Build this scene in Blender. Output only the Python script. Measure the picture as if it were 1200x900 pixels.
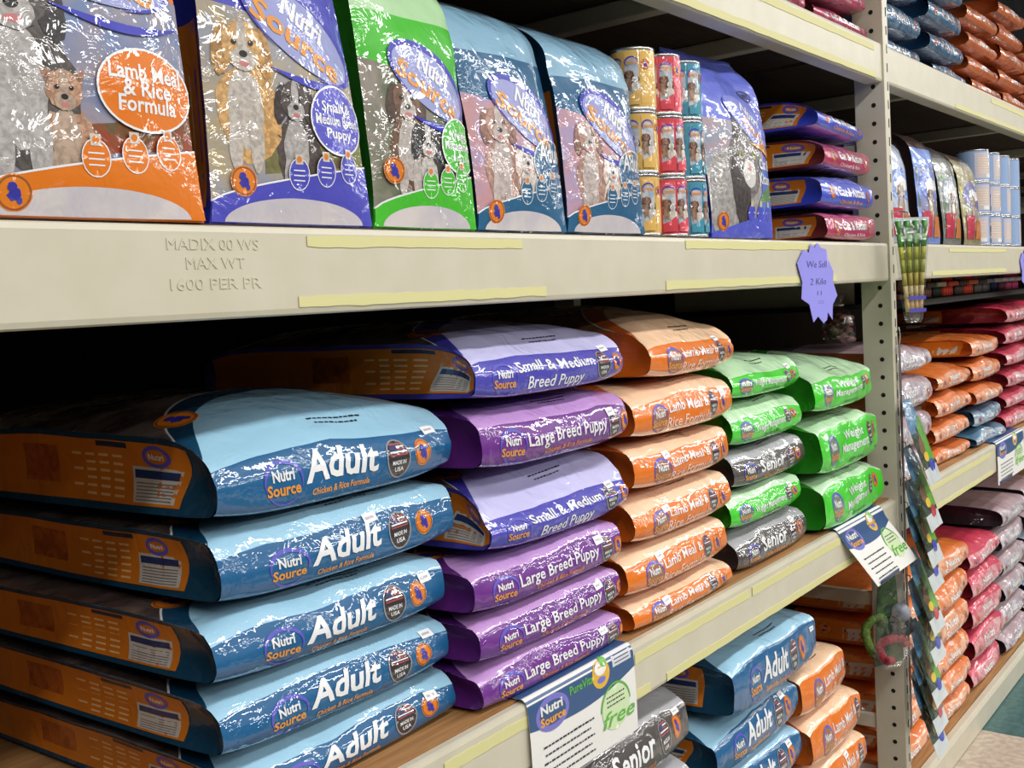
import bpy, bmesh, math, random
import numpy as np
from mathutils import Matrix, Vector

for o in list(bpy.data.objects):
    bpy.data.objects.remove(o)
scene = bpy.context.scene
COL = scene.collection

# ---------------------------------------------------------------- camera
F_PX = 1262.3
YAW, PITCH, ROLL = 0.91476832, 0.07412196, 0.05917022
def cam_axes(yaw, pitch, roll):
    f = np.array([math.sin(yaw)*math.cos(pitch), math.cos(yaw)*math.cos(pitch), -math.sin(pitch)])
    r = np.array([math.cos(yaw), -math.sin(yaw), 0.0])
    d = np.cross(f, r)
    c, s = math.cos(roll), math.sin(roll)
    return c*r+s*d, -s*r+c*d, f
_r, _d, _f = cam_axes(YAW, PITCH, ROLL)
cam_data = bpy.data.cameras.new('camera')
cam = bpy.data.objects.new('camera', cam_data)
COL.objects.link(cam)
cam.matrix_world = Matrix(((_r[0], -_d[0], -_f[0], 0.0),
                           (_r[1], -_d[1], -_f[1], -1.0),
                           (_r[2], -_d[2], -_f[2], 1.6),
                           (0, 0, 0, 1)))
cam_data.sensor_fit = 'HORIZONTAL'
cam_data.sensor_width = 36.0
cam_data.lens = F_PX*36.0/1200.0
cam_data.clip_start = 0.02
cam_data.clip_end = 60
scene.camera = cam

# ---------------------------------------------------------------- light
world = bpy.data.worlds.new('store_ambient')
scene.world = world
world.use_nodes = True
world.node_tree.nodes['Background'].inputs[0].default_value = (1.0, 0.99, 0.97, 1)
world.node_tree.nodes['Background'].inputs[1].default_value = 0.06
def strip_light(x, y, z, sx, sy, power, col=(1.0, 0.985, 0.95)):
    l = bpy.data.lights.new('fluorescent', 'AREA')
    l.shape = 'RECTANGLE'; l.size = sx; l.size_y = sy; l.energy = power; l.color = col
    o = bpy.data.objects.new('fluorescent', l)
    COL.objects.link(o); o.location = (x, y, z)
for i in range(8):
    strip_light(-1.2+i*1.45, -1.7, 3.55, 1.25, 0.22, 26)
for i in range(9):
    strip_light(-1.0+i*1.95, -3.6, 3.55, 1.25, 0.26, 27)
for i in range(11):
    strip_light(-1.4+i*1.95, -5.6, 3.45, 1.25, 0.30, 50)
scene.view_settings.view_transform = 'Standard'
scene.view_settings.look = 'None'
scene.view_settings.gamma = 1.0
scene.view_settings.use_curve_mapping = False
scene.view_settings.exposure = 0.06

# ---------------------------------------------------------------- materials
def lin(c):
    return tuple(((v/255)/12.92 if v/255 <= 0.04045 else (((v/255)+0.055)/1.055)**2.4) for v in c)+(1.0,)
MATS = {}
def base_mat(name):
    m = bpy.data.materials.new(name); m.use_nodes = True
    nt = m.node_tree
    return m, nt, nt.nodes['Principled BSDF']
def obj_coord(nt, scale):
    tc = nt.nodes.new('ShaderNodeTexCoord'); oi = nt.nodes.new('ShaderNodeObjectInfo')
    mul = nt.nodes.new('ShaderNodeMath'); mul.operation = 'MULTIPLY'; mul.inputs[1].default_value = 37.0
    nt.links.new(oi.outputs['Random'], mul.inputs[0])
    add = nt.nodes.new('ShaderNodeVectorMath'); add.operation = 'ADD'
    nt.links.new(tc.outputs['Object'], add.inputs[0]); nt.links.new(mul.outputs[0], add.inputs[1])
    sc = nt.nodes.new('ShaderNodeVectorMath'); sc.operation = 'SCALE'; sc.inputs['Scale'].default_value = scale
    nt.links.new(add.outputs[0], sc.inputs[0])
    return sc.outputs[0]
def film(rgb, rgb2=None, scale=30.0, crinkle=0.55, coat=0.9):
    """printed glossy plastic film; rgb2 gives a mottled print"""
    key = ('film', rgb, rgb2, scale, crinkle, coat)
    if key in MATS: return MATS[key]
    m, nt, p = base_mat('printed_film')
    if rgb2 is None:
        p.inputs['Base Color'].default_value = lin(rgb)
    else:
        n = nt.nodes.new('ShaderNodeTexNoise'); n.inputs['Scale'].default_value = 1.0; n.inputs['Detail'].default_value = 4
        n.inputs['Distortion'].default_value = 0.6
        nt.links.new(obj_coord(nt, scale), n.inputs['Vector'])
        r = nt.nodes.new('ShaderNodeValToRGB')
        r.color_ramp.elements[0].position = 0.38; r.color_ramp.elements[0].color = lin(rgb)
        r.color_ramp.elements[1].position = 0.64; r.color_ramp.elements[1].color = lin(rgb2)
        nt.links.new(n.outputs[0], r.inputs[0]); nt.links.new(r.outputs[0], p.inputs['Base Color'])
    p.inputs['Roughness'].default_value = 0.42
    p.inputs['Specular IOR Level'].default_value = 0.35
    p.inputs['Coat Weight'].default_value = coat
    p.inputs['Coat Roughness'].default_value = 0.035
    p.inputs['Coat IOR'].default_value = 1.62
    n1 = nt.nodes.new('ShaderNodeTexNoise'); n1.inputs['Scale'].default_value = 1.0; n1.inputs['Detail'].default_value = 2.5
    n1.inputs['Distortion'].default_value = 1.6
    nt.links.new(obj_coord(nt, 22.0), n1.inputs['Vector'])
    # creases come in patches, with smoother film between
    n3 = nt.nodes.new('ShaderNodeTexNoise'); n3.inputs['Scale'].default_value = 1.0; n3.inputs['Detail'].default_value = 1.0
    nt.links.new(obj_coord(nt, 15.0), n3.inputs['Vector'])
    mr = nt.nodes.new('ShaderNodeMapRange'); mr.inputs['From Min'].default_value = 0.44; mr.inputs['From Max'].default_value = 0.66
    mr.inputs['To Min'].default_value = 0.22; mr.inputs['To Max'].default_value = 1.0
    nt.links.new(n3.outputs[0], mr.inputs['Value'])
    mh = nt.nodes.new('ShaderNodeMath'); mh.operation = 'MULTIPLY'
    nt.links.new(n1.outputs[0], mh.inputs[0]); nt.links.new(mr.outputs['Result'], mh.inputs[1])
    b = nt.nodes.new('ShaderNodeBump'); b.inputs['Strength'].default_value = min(1.0, crinkle*1.6); b.inputs['Distance'].default_value = 0.0065
    nt.links.new(mh.outputs[0], b.inputs['Height'])
    nt.links.new(b.outputs[0], p.inputs['Coat Normal'])
    b2 = nt.nodes.new('ShaderNodeBump'); b2.inputs['Strength'].default_value = crinkle*0.4; b2.inputs['Distance'].default_value = 0.006
    nt.links.new(n1.outputs[0], b2.inputs['Height'])
    nt.links.new(b2.outputs[0], p.inputs['Normal'])
    MATS[key] = m
    return m
def plain(rgb, rough=0.5, metal=0.0, spec=0.5, name='plain', alpha=None):
    key = ('plain', rgb, rough, metal, spec, name, alpha)
    if key in MATS: return MATS[key]
    m, nt, p = base_mat(name)
    p.inputs['Base Color'].default_value = lin(rgb)
    p.inputs['Roughness'].default_value = rough
    p.inputs['Metallic'].default_value = metal
    p.inputs['Specular IOR Level'].default_value = spec
    if alpha is not None: p.inputs['Alpha'].default_value = alpha
    MATS[key] = m
    return m
def noisy(name, c1, c2, scale, stretch=(1, 1, 1), rough=0.5, bump=0.0, metal=0.0):
    key = ('noisy', name)
    if key in MATS: return MATS[key]
    m, nt, p = base_mat(name)
    tc = nt.nodes.new('ShaderNodeTexCoord'); mp = nt.nodes.new('ShaderNodeMapping'); mp.inputs['Scale'].default_value = stretch
    nt.links.new(tc.outputs['Object'], mp.inputs[0])
    n = nt.nodes.new('ShaderNodeTexNoise'); n.inputs['Scale'].default_value = scale; n.inputs['Detail'].default_value = 5
    nt.links.new(mp.outputs[0], n.inputs['Vector'])
    r = nt.nodes.new('ShaderNodeValToRGB')
    r.color_ramp.elements[0].position = 0.35; r.color_ramp.elements[0].color = lin(c1)
    r.color_ramp.elements[1].position = 0.65; r.color_ramp.elements[1].color = lin(c2)
    nt.links.new(n.outputs[0], r.inputs[0]); nt.links.new(r.outputs[0], p.inputs['Base Color'])
    p.inputs['Roughness'].default_value = rough; p.inputs['Metallic'].default_value = metal
    if bump:
        b = nt.nodes.new('ShaderNodeBump'); b.inputs['Strength'].default_value = bump; b.inputs['Distance'].default_value = 0.003
        nt.links.new(n.outputs[0], b.inputs['Height']); nt.links.new(b.outputs[0], p.inputs['Normal'])
    MATS[key] = m
    return m
BEAM = noisy('beige_enamel', (200, 193, 172), (206, 199, 179), 14, rough=0.38, bump=0.04)
TAPE = plain((214, 208, 150), 0.6, name='yellowed_paper_tape')
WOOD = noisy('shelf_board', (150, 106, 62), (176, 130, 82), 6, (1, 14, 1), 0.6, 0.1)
DARKBOARD = noisy('shade_dark_board', (26, 22, 20), (36, 30, 26), 4, rough=0.8)  # near-black: shade behind the goods put into the colour; hung board shares it
SHADED_DECK = noisy('shaded_shelf_board', (62, 48, 38), (78, 62, 50), 6, (1, 14, 1), 0.7, 0.1)  # darker deck wood: shade under the upper tiers put into the colour
HOLE = plain((12, 12, 12), 0.9, name='punched_hole')
WHITE = film((236, 236, 238)); BLACK = film((28, 26, 28))
PAPER = plain((232, 230, 226), 0.55, name='white_card')
INK = plain((40, 42, 60), 0.6, name='ink')
CLEAR_KEY = None
def clear_film():
    if 'clear' in MATS: return MATS['clear']
    m, nt, p = base_mat('clear_plastic')
    nt.nodes.remove(p)
    out = nt.nodes['Material Output']
    t = nt.nodes.new('ShaderNodeBsdfTransparent'); t.inputs[0].default_value = (0.94, 0.95, 0.97, 1)
    g = nt.nodes.new('ShaderNodeBsdfGlossy'); g.inputs['Roughness'].default_value = 0.12
    n1 = nt.nodes.new('ShaderNodeTexNoise'); n1.inputs['Scale'].default_value = 1.0
    nt.links.new(obj_coord(nt, 40.0), n1.inputs['Vector'])
    b = nt.nodes.new('ShaderNodeBump'); b.inputs['Strength'].default_value = 0.6; b.inputs['Distance'].default_value = 0.006
    nt.links.new(n1.outputs[0], b.inputs['Height']); nt.links.new(b.outputs[0], g.inputs['Normal'])
    mx = nt.nodes.new('ShaderNodeMixShader'); mx.inputs[0].default_value = 0.14
    nt.links.new(t.outputs[0], mx.inputs[1]); nt.links.new(g.outputs[0], mx.inputs[2])
    nt.links.new(mx.outputs[0], out.inputs['Surface'])
    MATS['clear'] = m
    return m

# ---------------------------------------------------------------- mesh helpers
class MB:
    def __init__(self):
        self.v = []; self.n = 0; self.f = []; self.fm = []; self.mats = []; self.sm = []
    def mi(self, m):
        for i, x in enumerate(self.mats):
            if x is m: return i
        self.mats.append(m); return len(self.mats)-1
    def add(self, V, F, mat, smooth=True):
        V = np.asarray(V, float).reshape(-1, 3)
        o = self.n; self.v.append(V); self.n += len(V)
        if isinstance(mat, list):
            idx = [self.mi(m) for m in mat]
        else:
            idx = [self.mi(mat)]*len(F)
        for f, i in zip(F, idx):
            self.f.append(tuple(a+o for a in f)); self.fm.append(i); self.sm.append(smooth)
    def build(self, name, parent=None, recalc=False, loc=None):
        me = bpy.data.meshes.new(name)
        V = np.concatenate(self.v) if self.v else np.zeros((0, 3))
        me.from_pydata(V.tolist(), [], self.f)
        for m in self.mats: me.materials.append(m)
        me.polygons.foreach_set('material_index', self.fm)
        me.polygons.foreach_set('use_smooth', self.sm)
        me.update()
        if recalc:
            bm = bmesh.new(); bm.from_mesh(me); bmesh.ops.recalc_face_normals(bm, faces=bm.faces); bm.to_mesh(me); bm.free()
        o = bpy.data.objects.new(name, me); COL.objects.link(o)
        if parent is not None: o.parent = parent
        if loc is not None: o.location = loc
        return o
def tag(o, label, cat, group=None):
    o['label'] = label; o['category'] = cat
    if group: o['group'] = group
    return o
def thing(name, label, cat, loc=(0, 0, 0), rz=0.0, group=None):
    o = bpy.data.objects.new(name, None); COL.objects.link(o)
    o.empty_display_size = 0.05
    o.location = loc; o.rotation_euler = (0, 0, rz)
    return tag(o, label, cat, group)
def box_vf(x0, x1, y0, y1, z0, z1, bev=0.0):
    if bev <= 0:
        V = [(x, y, z) for x in (x0, x1) for y in (y0, y1) for z in (z0, z1)]
        F = [(0, 1, 3, 2), (4, 6, 7, 5), (0, 4, 5, 1), (2, 3, 7, 6), (0, 2, 6, 4), (1, 5, 7, 3)]
        return V, F
    bm = bmesh.new(); bmesh.ops.create_cube(bm, size=1.0)
    for v in bm.verts:
        v.co = Vector(((x0+x1)/2+v.co.x*(x1-x0), (y0+y1)/2+v.co.y*(y1-y0), (z0+z1)/2+v.co.z*(z1-z0)))
    bmesh.ops.bevel(bm, geom=bm.edges[:], offset=bev, segments=2, affect='EDGES', profile=0.5)
    bm.verts.index_update()
    V = [tuple(v.co) for v in bm.verts]; F = [tuple(v.index for v in f.verts) for f in bm.faces]
    bm.free(); return V, F
def tube_vf(pts, r, n=8, close=False):
    pts = [Vector(p) for p in pts]; V = []; F = []
    for i, p in enumerate(pts):
        a = pts[max(i-1, 0)]; b = pts[min(i+1, len(pts)-1)]
        d = (b-a).normalized(); u = d.orthogonal().normalized(); w = d.cross(u)
        rr = r[i] if isinstance(r, (list, tuple)) else r
        for k in range(n):
            t = 2*math.pi*k/n; V.append(tuple(p+u*math.cos(t)*rr+w*math.sin(t)*rr))
    for i in range(len(pts)-1):
        for k in range(n):
            F.append((i*n+k, i*n+(k+1) % n, (i+1)*n+(k+1) % n, (i+1)*n+k))
    F.append(tuple(range(n))[::-1]); F.append(tuple((len(pts)-1)*n+k for k in range(n)))
    return V, F

# ---- 2D shapes (N x 2 verts, faces), cut on a grid so that they follow a curved surface
def cut2d(V, F, step):
    bm = bmesh.new()
    vs = [bm.verts.new((x, y, 0)) for x, y in V]
    for f in F:
        try: bm.faces.new([vs[i] for i in f])
        except ValueError: pass
    if step:
        arr = np.asarray(V)
        for ax in (0, 1):
            lo, hi = arr[:, ax].min(), arr[:, ax].max()
            k = int((hi-lo)/step)
            for i in range(1, k+1):
                c = lo+(hi-lo)*i/(k+1)
                no = (1, 0, 0) if ax == 0 else (0, 1, 0)
                co = (c, 0, 0) if ax == 0 else (0, c, 0)
                bmesh.ops.bisect_plane(bm, geom=bm.verts[:]+bm.edges[:]+bm.faces[:], plane_co=co, plane_no=no)
    bmesh.ops.triangulate(bm, faces=bm.faces[:])
    bm.verts.index_update()
    V2 = np.array([(v.co.x, v.co.y) for v in bm.verts]); F2 = [tuple(v.index for v in f.verts) for f in bm.faces]
    bm.free(); return V2, F2
def poly(pts, step=0.012):
    pts = [tuple(p) for p in pts]
    a = sum(pts[i][0]*pts[(i+1) % len(pts)][1]-pts[(i+1) % len(pts)][0]*pts[i][1] for i in range(len(pts)))
    if a < 0: pts = pts[::-1]
    return cut2d(pts, [tuple(range(len(pts)))], step)
def ell(cx, cy, rx, ry, rot=0.0, n=28, jag=0.0, seed=0, a0=0.0, a1=2*math.pi):
    rnd = random.Random(seed); pts = []
    full = abs(a1-a0-2*math.pi) < 1e-6
    m = n if full else n+1
    for k in range(m):
        t = a0+(a1-a0)*k/n; j = 1+(rnd.uniform(-jag, jag) if jag else 0)
        x, y = rx*math.cos(t)*j, ry*math.sin(t)*j
        pts.append((cx+x*math.cos(rot)-y*math.sin(rot), cy+x*math.sin(rot)+y*math.cos(rot)))
    return pts
def rect(x0, x1, y0, y1): return [(x0, y0), (x1, y0), (x1, y1), (x0, y1)]
def ring2d(cx, cy, rx, ry, w, n=28, rot=0.0, a0=0.0, a1=2*math.pi, taper=False):
    V = []; F = []
    for k in range(n+1):
        t = a0+(a1-a0)*k/n
        ww = w*(math.sin(math.pi*k/n)**0.7+0.02) if taper else w
        for s in (-0.5, 0.5):
            x, y = (rx+s*ww)*math.cos(t), (ry+s*ww)*math.sin(t)
            V.append((cx+x*math.cos(rot)-y*math.sin(rot), cy+x*math.sin(rot)+y*math.cos(rot)))
    for k in range(n): F.append((2*k, 2*k+1, 2*k+3, 2*k+2))
    return np.array(V), F
TXT = {}
def text_raw(s, bold=0.0, shear=0.0, extrude=0.0, res=2):
    key = (s, bold, shear, extrude, res)
    if key in TXT: return TXT[key]
    c = bpy.data.curves.new('lettering', 'FONT'); c.body = s; c.resolution_u = res
    c.offset = bold; c.shear = shear; c.size = 1.0; c.extrude = extrude
    o = bpy.data.objects.new('lettering', c); COL.objects.link(o)
    dg = bpy.context.evaluated_depsgraph_get(); dg.update()
    me = bpy.data.meshes.new_from_object(o.evaluated_get(dg))
    V = np.array([tuple(v.co) for v in me.vertices]); F = [tuple(p.vertices) for p in me.polygons]
    bpy.data.objects.remove(o); bpy.data.meshes.remove(me); bpy.data.curves.remove(c)
    TXT[key] = (V, F); return V, F
def text(s, x0, x1, y0, h, bold=0.02, shear=0.0, step=0.012, slope=0.0, fit=None):
    """lettering from x0 to x1, standing on y0, h high (tallest letter)"""
    V, F = text_raw(s, bold, shear, 0.0, 2)
    V = V[:, :2].copy()
    base = text_raw('E', bold, 0.0, 0.0, 2)[0][:, 1]
    lo = V[:, 0].min(); sx = (x1-x0)/(V[:, 0].max()-lo); sy = h/(base.max()-base.min())
    V[:, 0] = x0+(V[:, 0]-lo)*sx
    V[:, 1] = y0+(V[:, 1]-base.min())*sy+(V[:, 0]-x0)*slope
    return cut2d(V, F, step)
def rot2(VF, cx, cy, a):
    V, F = VF; V = np.asarray(V, float); c, s = math.cos(a), math.sin(a)
    x, y = V[:, 0]-cx, V[:, 1]-cy
    return np.stack([cx+x*c-y*s, cy+x*s+y*c], 1), F

# ---- crumple noise made of random sine waves
class Crumple:
    def __init__(self, seed, freqs=(9, 23, 48), amps=(1, 0.45, 0.2), n=5):
        r = np.random.RandomState(seed); self.w = []
        for f, a in zip(freqs, amps):
            for _ in range(n):
                d = r.normal(size=3); d /= np.linalg.norm(d)
                self.w.append((d*f*r.uniform(0.7, 1.3), r.uniform(0, 6.28), a/n**0.5))
    def __call__(self, P):
        s = 0
        for d, ph, a in self.w:
            s = s+a*(1-2*np.abs(np.sin(P@d+ph)))
        return s

# ---- a grid surface that prints can be laid on
class Sheet:
    def __init__(self, us, ss, P, flip=False):
        self.us, self.ss, self.P = np.asarray(us), np.asarray(ss), P     # P[s,u,3]
        du = np.gradient(P, axis=1); ds = np.gradient(P, axis=0)
        N = np.cross(du, ds); N /= np.linalg.norm(N, axis=2, keepdims=True)+1e-12
        self.N = -N if flip else N
    def faces(self):
        ns, nu = self.P.shape[:2]
        return [(i*nu+j, i*nu+j+1, (i+1)*nu+j+1, (i+1)*nu+j) for i in range(ns-1) for j in range(nu-1)]
    def at(self, u, s, off):
        u = np.clip(u, self.us[0], self.us[-1]); s = np.clip(s, self.ss[0], self.ss[-1])
        i = np.clip(np.searchsorted(self.us, u)-1, 0, len(self.us)-2); j = np.clip(np.searchsorted(self.ss, s)-1, 0, len(self.ss)-2)
        a = ((u-self.us[i])/(self.us[i+1]-self.us[i]))[:, None]; b = ((s-self.ss[j])/(self.ss[j+1]-self.ss[j]))[:, None]
        def bl(A): return (A[j, i]*(1-a)+A[j, i+1]*a)*(1-b)+(A[j+1, i]*(1-a)+A[j+1, i+1]*a)*b
        n = bl(self.N)
        return bl(self.P)+n*off
class Printer:
    """lays flat shapes on a sheet, each a hair above the last"""
    def __init__(self, mb, sheet, fu, fs, step=0.012):
        self.mb, self.sh, self.fu, self.fs, self.k, self.step = mb, sheet, fu, fs, 0, step
        self.out = None
    def put(self, VF, mat, layer=1):
        V, F = VF; V = np.asarray(V, float)
        if len(F) == 0: return
        P = self.sh.at(self.fu(V[:, 0], V[:, 1]), self.fs(V[:, 0], V[:, 1]), 0.00045+0.00022*layer)
        p0 = P[list(F[0])[:3]]; c = P.mean(0)
        # orient faces with the sheet normal
        F2 = F
        a, b, d = P[F[0][0]], P[F[0][1]], P[F[0][2]]
        n = np.cross(b-a, d-a)
        nn = self.sh.at(self.fu(V[:1, 0], V[:1, 1]), self.fs(V[:1, 0], V[:1, 1]), 1.0)[0]-self.sh.at(self.fu(V[:1, 0], V[:1, 1]), self.fs(V[:1, 0], V[:1, 1]), 0.0)[0]
        if n@nn < 0: F2 = [f[::-1] for f in F]
        self.mb.add(P, F2, mat)
    def p(self, pts, mat, layer=1): self.put(poly(pts, self.step), mat, layer)
    def t(self, s, x0, x1, y0, h, mat, layer=2, **k): self.put(text(s, x0, x1, y0, h, step=self.step, **k), mat, layer)

# ---------------------------------------------------------------- print motifs (metres on the sheet)
ORANGE_INK = film((222, 124, 20)); LOGO_BLUE = film((88, 84, 190)); DOG_BLUE = film((52, 50, 160))
GOLD = film((226, 150, 60))
def logo(pr, cx, cy, w, h, back=None, L=1):
    """oval house mark: crescent, two words"""
    if back is not None: pr.p(ell(cx, cy, w*0.5, h*0.5), back, L)
    pr.put(ring2d(cx+w*0.02, cy, w*0.5, h*0.5, w*0.10, 22, a0=-0.4, a1=3.6, taper=True), LOGO_BLUE, L+1)
    pr.put(ring2d(cx, cy-h*0.02, w*0.48, h*0.5, w*0.05, 18, a0=3.5, a1=5.6, taper=True), LOGO_BLUE, L+1)
    pr.t('Nutri', cx-w*0.28, cx+w*0.30, cy+h*0.02, h*0.28, WHITE, L+2, bold=0.03)
    pr.t('Source', cx-w*0.45, cx+w*0.44, cy-h*0.30, h*0.27, GOLD, L+2, bold=0.03)
FLAGR = film((170, 70, 75)); FLAGB = film((50, 50, 95))
def flag(pr, cx, cy, w, h, L=1, rim=None):
    pr.p(ell(cx, cy, w*0.5, h*0.5), film((48, 42, 46)), L)
    for k in range(5):
        y = cy+h*(0.06+0.075*k); hw = w*0.42*math.sqrt(max(0.05, 1-((y-cy)/(h*0.5))**2))
        pr.p(rect(cx-hw*0.9, cx+hw*0.95, y, y+h*0.04), WHITE if k % 2 else FLAGR, L+1)
    pr.p(rect(cx-w*0.33, cx-w*0.02, cy+h*0.18, cy+h*0.36), FLAGB, L+2)
    pr.t('MADE IN', cx-w*0.30, cx+w*0.30, cy-h*0.16, h*0.11, WHITE, L+2)
    pr.t('USA', cx-w*0.2, cx+w*0.2, cy-h*0.34, h*0.12, WHITE, L+2)
    pr.put(ring2d(cx, cy, w*0.5, h*0.5, w*0.05, 24), film((150, 146, 150)), L+1)
def mascot(pr, cx, cy, w, h, L=1):
    pr.p(ell(cx, cy, w*0.5, h*0.5), ORANGE_INK, L)
    pr.put(ring2d(cx, cy, w*0.44, h*0.44, w*0.05, 24), film((150, 80, 40)), L+1)
    pr.p(ell(cx, cy-h*0.04, w*0.20, h*0.16, 0.5, 16, 0.15, 3), DOG_BLUE, L+1)
    pr.p(ell(cx-w*0.06, cy+h*0.15, w*0.13, h*0.12, 0, 14, 0.12, 5), DOG_BLUE, L+2)
    pr.p(ell(cx+w*0.14, cy-h*0.2, w*0.08, h*0.10, 0, 12), DOG_BLUE, L+2)
def dashes(pr, x0, x1, y, h, mat, L=1, seed=0):
    """a line of print too small to read"""
    rnd = random.Random(seed); x = x0
    while x < x1:
        w = rnd.uniform(.5, 1.6)*h*2.0
        pr.p(rect(x, min(x+w, x1), y, y+h*rnd.uniform(.75, 1.0)), mat, L); x += w+h*.7
def code_lines(pr, x0, x1, y, n=2, L=1):
    for k in range(n): dashes(pr, x0+.008*k, x1-.012*k, y-.010*k, .0032, BLACK, L, k)

# ---------------------------------------------------------------- lying bag
def catmull(pts, n=40):
    pts = np.asarray(pts, float); out = []
    P = np.vstack([2*pts[0]-pts[1], pts, 2*pts[-1]-pts[-2]])
    for i in range(1, len(P)-2):
        p0, p1, p2, p3 = P[i-1], P[i], P[i+1], P[i+2]
        for k in range(n):
            t = k/n
            out.append(0.5*((2*p1)+(-p0+p2)*t+(2*p0-5*p1+4*p2-p3)*t*t+(-p0+3*p1-3*p2+p3)*t**3))
    out.append(P[-2]); return np.array(out)
STYLES = {  # pale printed tops, made lighter still to stand in for light from above
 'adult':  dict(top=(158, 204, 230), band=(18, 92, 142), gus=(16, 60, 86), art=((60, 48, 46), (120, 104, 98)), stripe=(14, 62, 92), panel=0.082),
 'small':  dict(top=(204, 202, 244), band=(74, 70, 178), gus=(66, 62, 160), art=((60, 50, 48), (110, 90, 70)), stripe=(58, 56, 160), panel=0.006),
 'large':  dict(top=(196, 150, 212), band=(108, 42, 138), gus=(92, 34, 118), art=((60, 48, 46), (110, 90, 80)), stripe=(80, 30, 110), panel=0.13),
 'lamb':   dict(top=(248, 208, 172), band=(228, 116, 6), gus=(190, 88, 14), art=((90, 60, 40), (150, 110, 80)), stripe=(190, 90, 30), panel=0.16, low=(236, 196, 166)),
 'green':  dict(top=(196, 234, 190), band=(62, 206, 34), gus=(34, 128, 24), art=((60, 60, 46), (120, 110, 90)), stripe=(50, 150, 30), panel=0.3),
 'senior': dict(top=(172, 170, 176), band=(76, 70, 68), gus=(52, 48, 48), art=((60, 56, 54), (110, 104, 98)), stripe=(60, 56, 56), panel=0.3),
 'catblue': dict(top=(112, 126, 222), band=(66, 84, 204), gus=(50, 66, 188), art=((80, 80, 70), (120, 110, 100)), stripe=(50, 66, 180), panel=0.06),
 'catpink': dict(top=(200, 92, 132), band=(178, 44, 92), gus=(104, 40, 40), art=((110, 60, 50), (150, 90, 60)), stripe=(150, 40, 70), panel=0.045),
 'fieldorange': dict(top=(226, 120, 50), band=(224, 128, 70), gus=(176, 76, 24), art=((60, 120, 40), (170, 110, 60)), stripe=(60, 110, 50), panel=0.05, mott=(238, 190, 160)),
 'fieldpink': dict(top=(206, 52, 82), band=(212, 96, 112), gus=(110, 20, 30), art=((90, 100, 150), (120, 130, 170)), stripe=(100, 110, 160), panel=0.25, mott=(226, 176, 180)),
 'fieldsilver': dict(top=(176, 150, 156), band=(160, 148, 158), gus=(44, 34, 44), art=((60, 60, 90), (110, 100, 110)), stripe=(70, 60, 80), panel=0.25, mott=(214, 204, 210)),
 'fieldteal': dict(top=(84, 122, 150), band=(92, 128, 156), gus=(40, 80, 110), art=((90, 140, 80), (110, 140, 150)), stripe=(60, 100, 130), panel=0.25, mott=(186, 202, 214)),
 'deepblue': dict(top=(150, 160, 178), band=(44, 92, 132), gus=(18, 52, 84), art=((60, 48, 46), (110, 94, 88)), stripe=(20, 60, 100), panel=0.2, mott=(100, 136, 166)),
 'deeporange': dict(top=(216, 130, 84), band=(206, 104, 36), gus=(150, 66, 18), art=((90, 60, 40), (150, 110, 80)), stripe=(170, 80, 30), panel=0.2),
}
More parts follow.
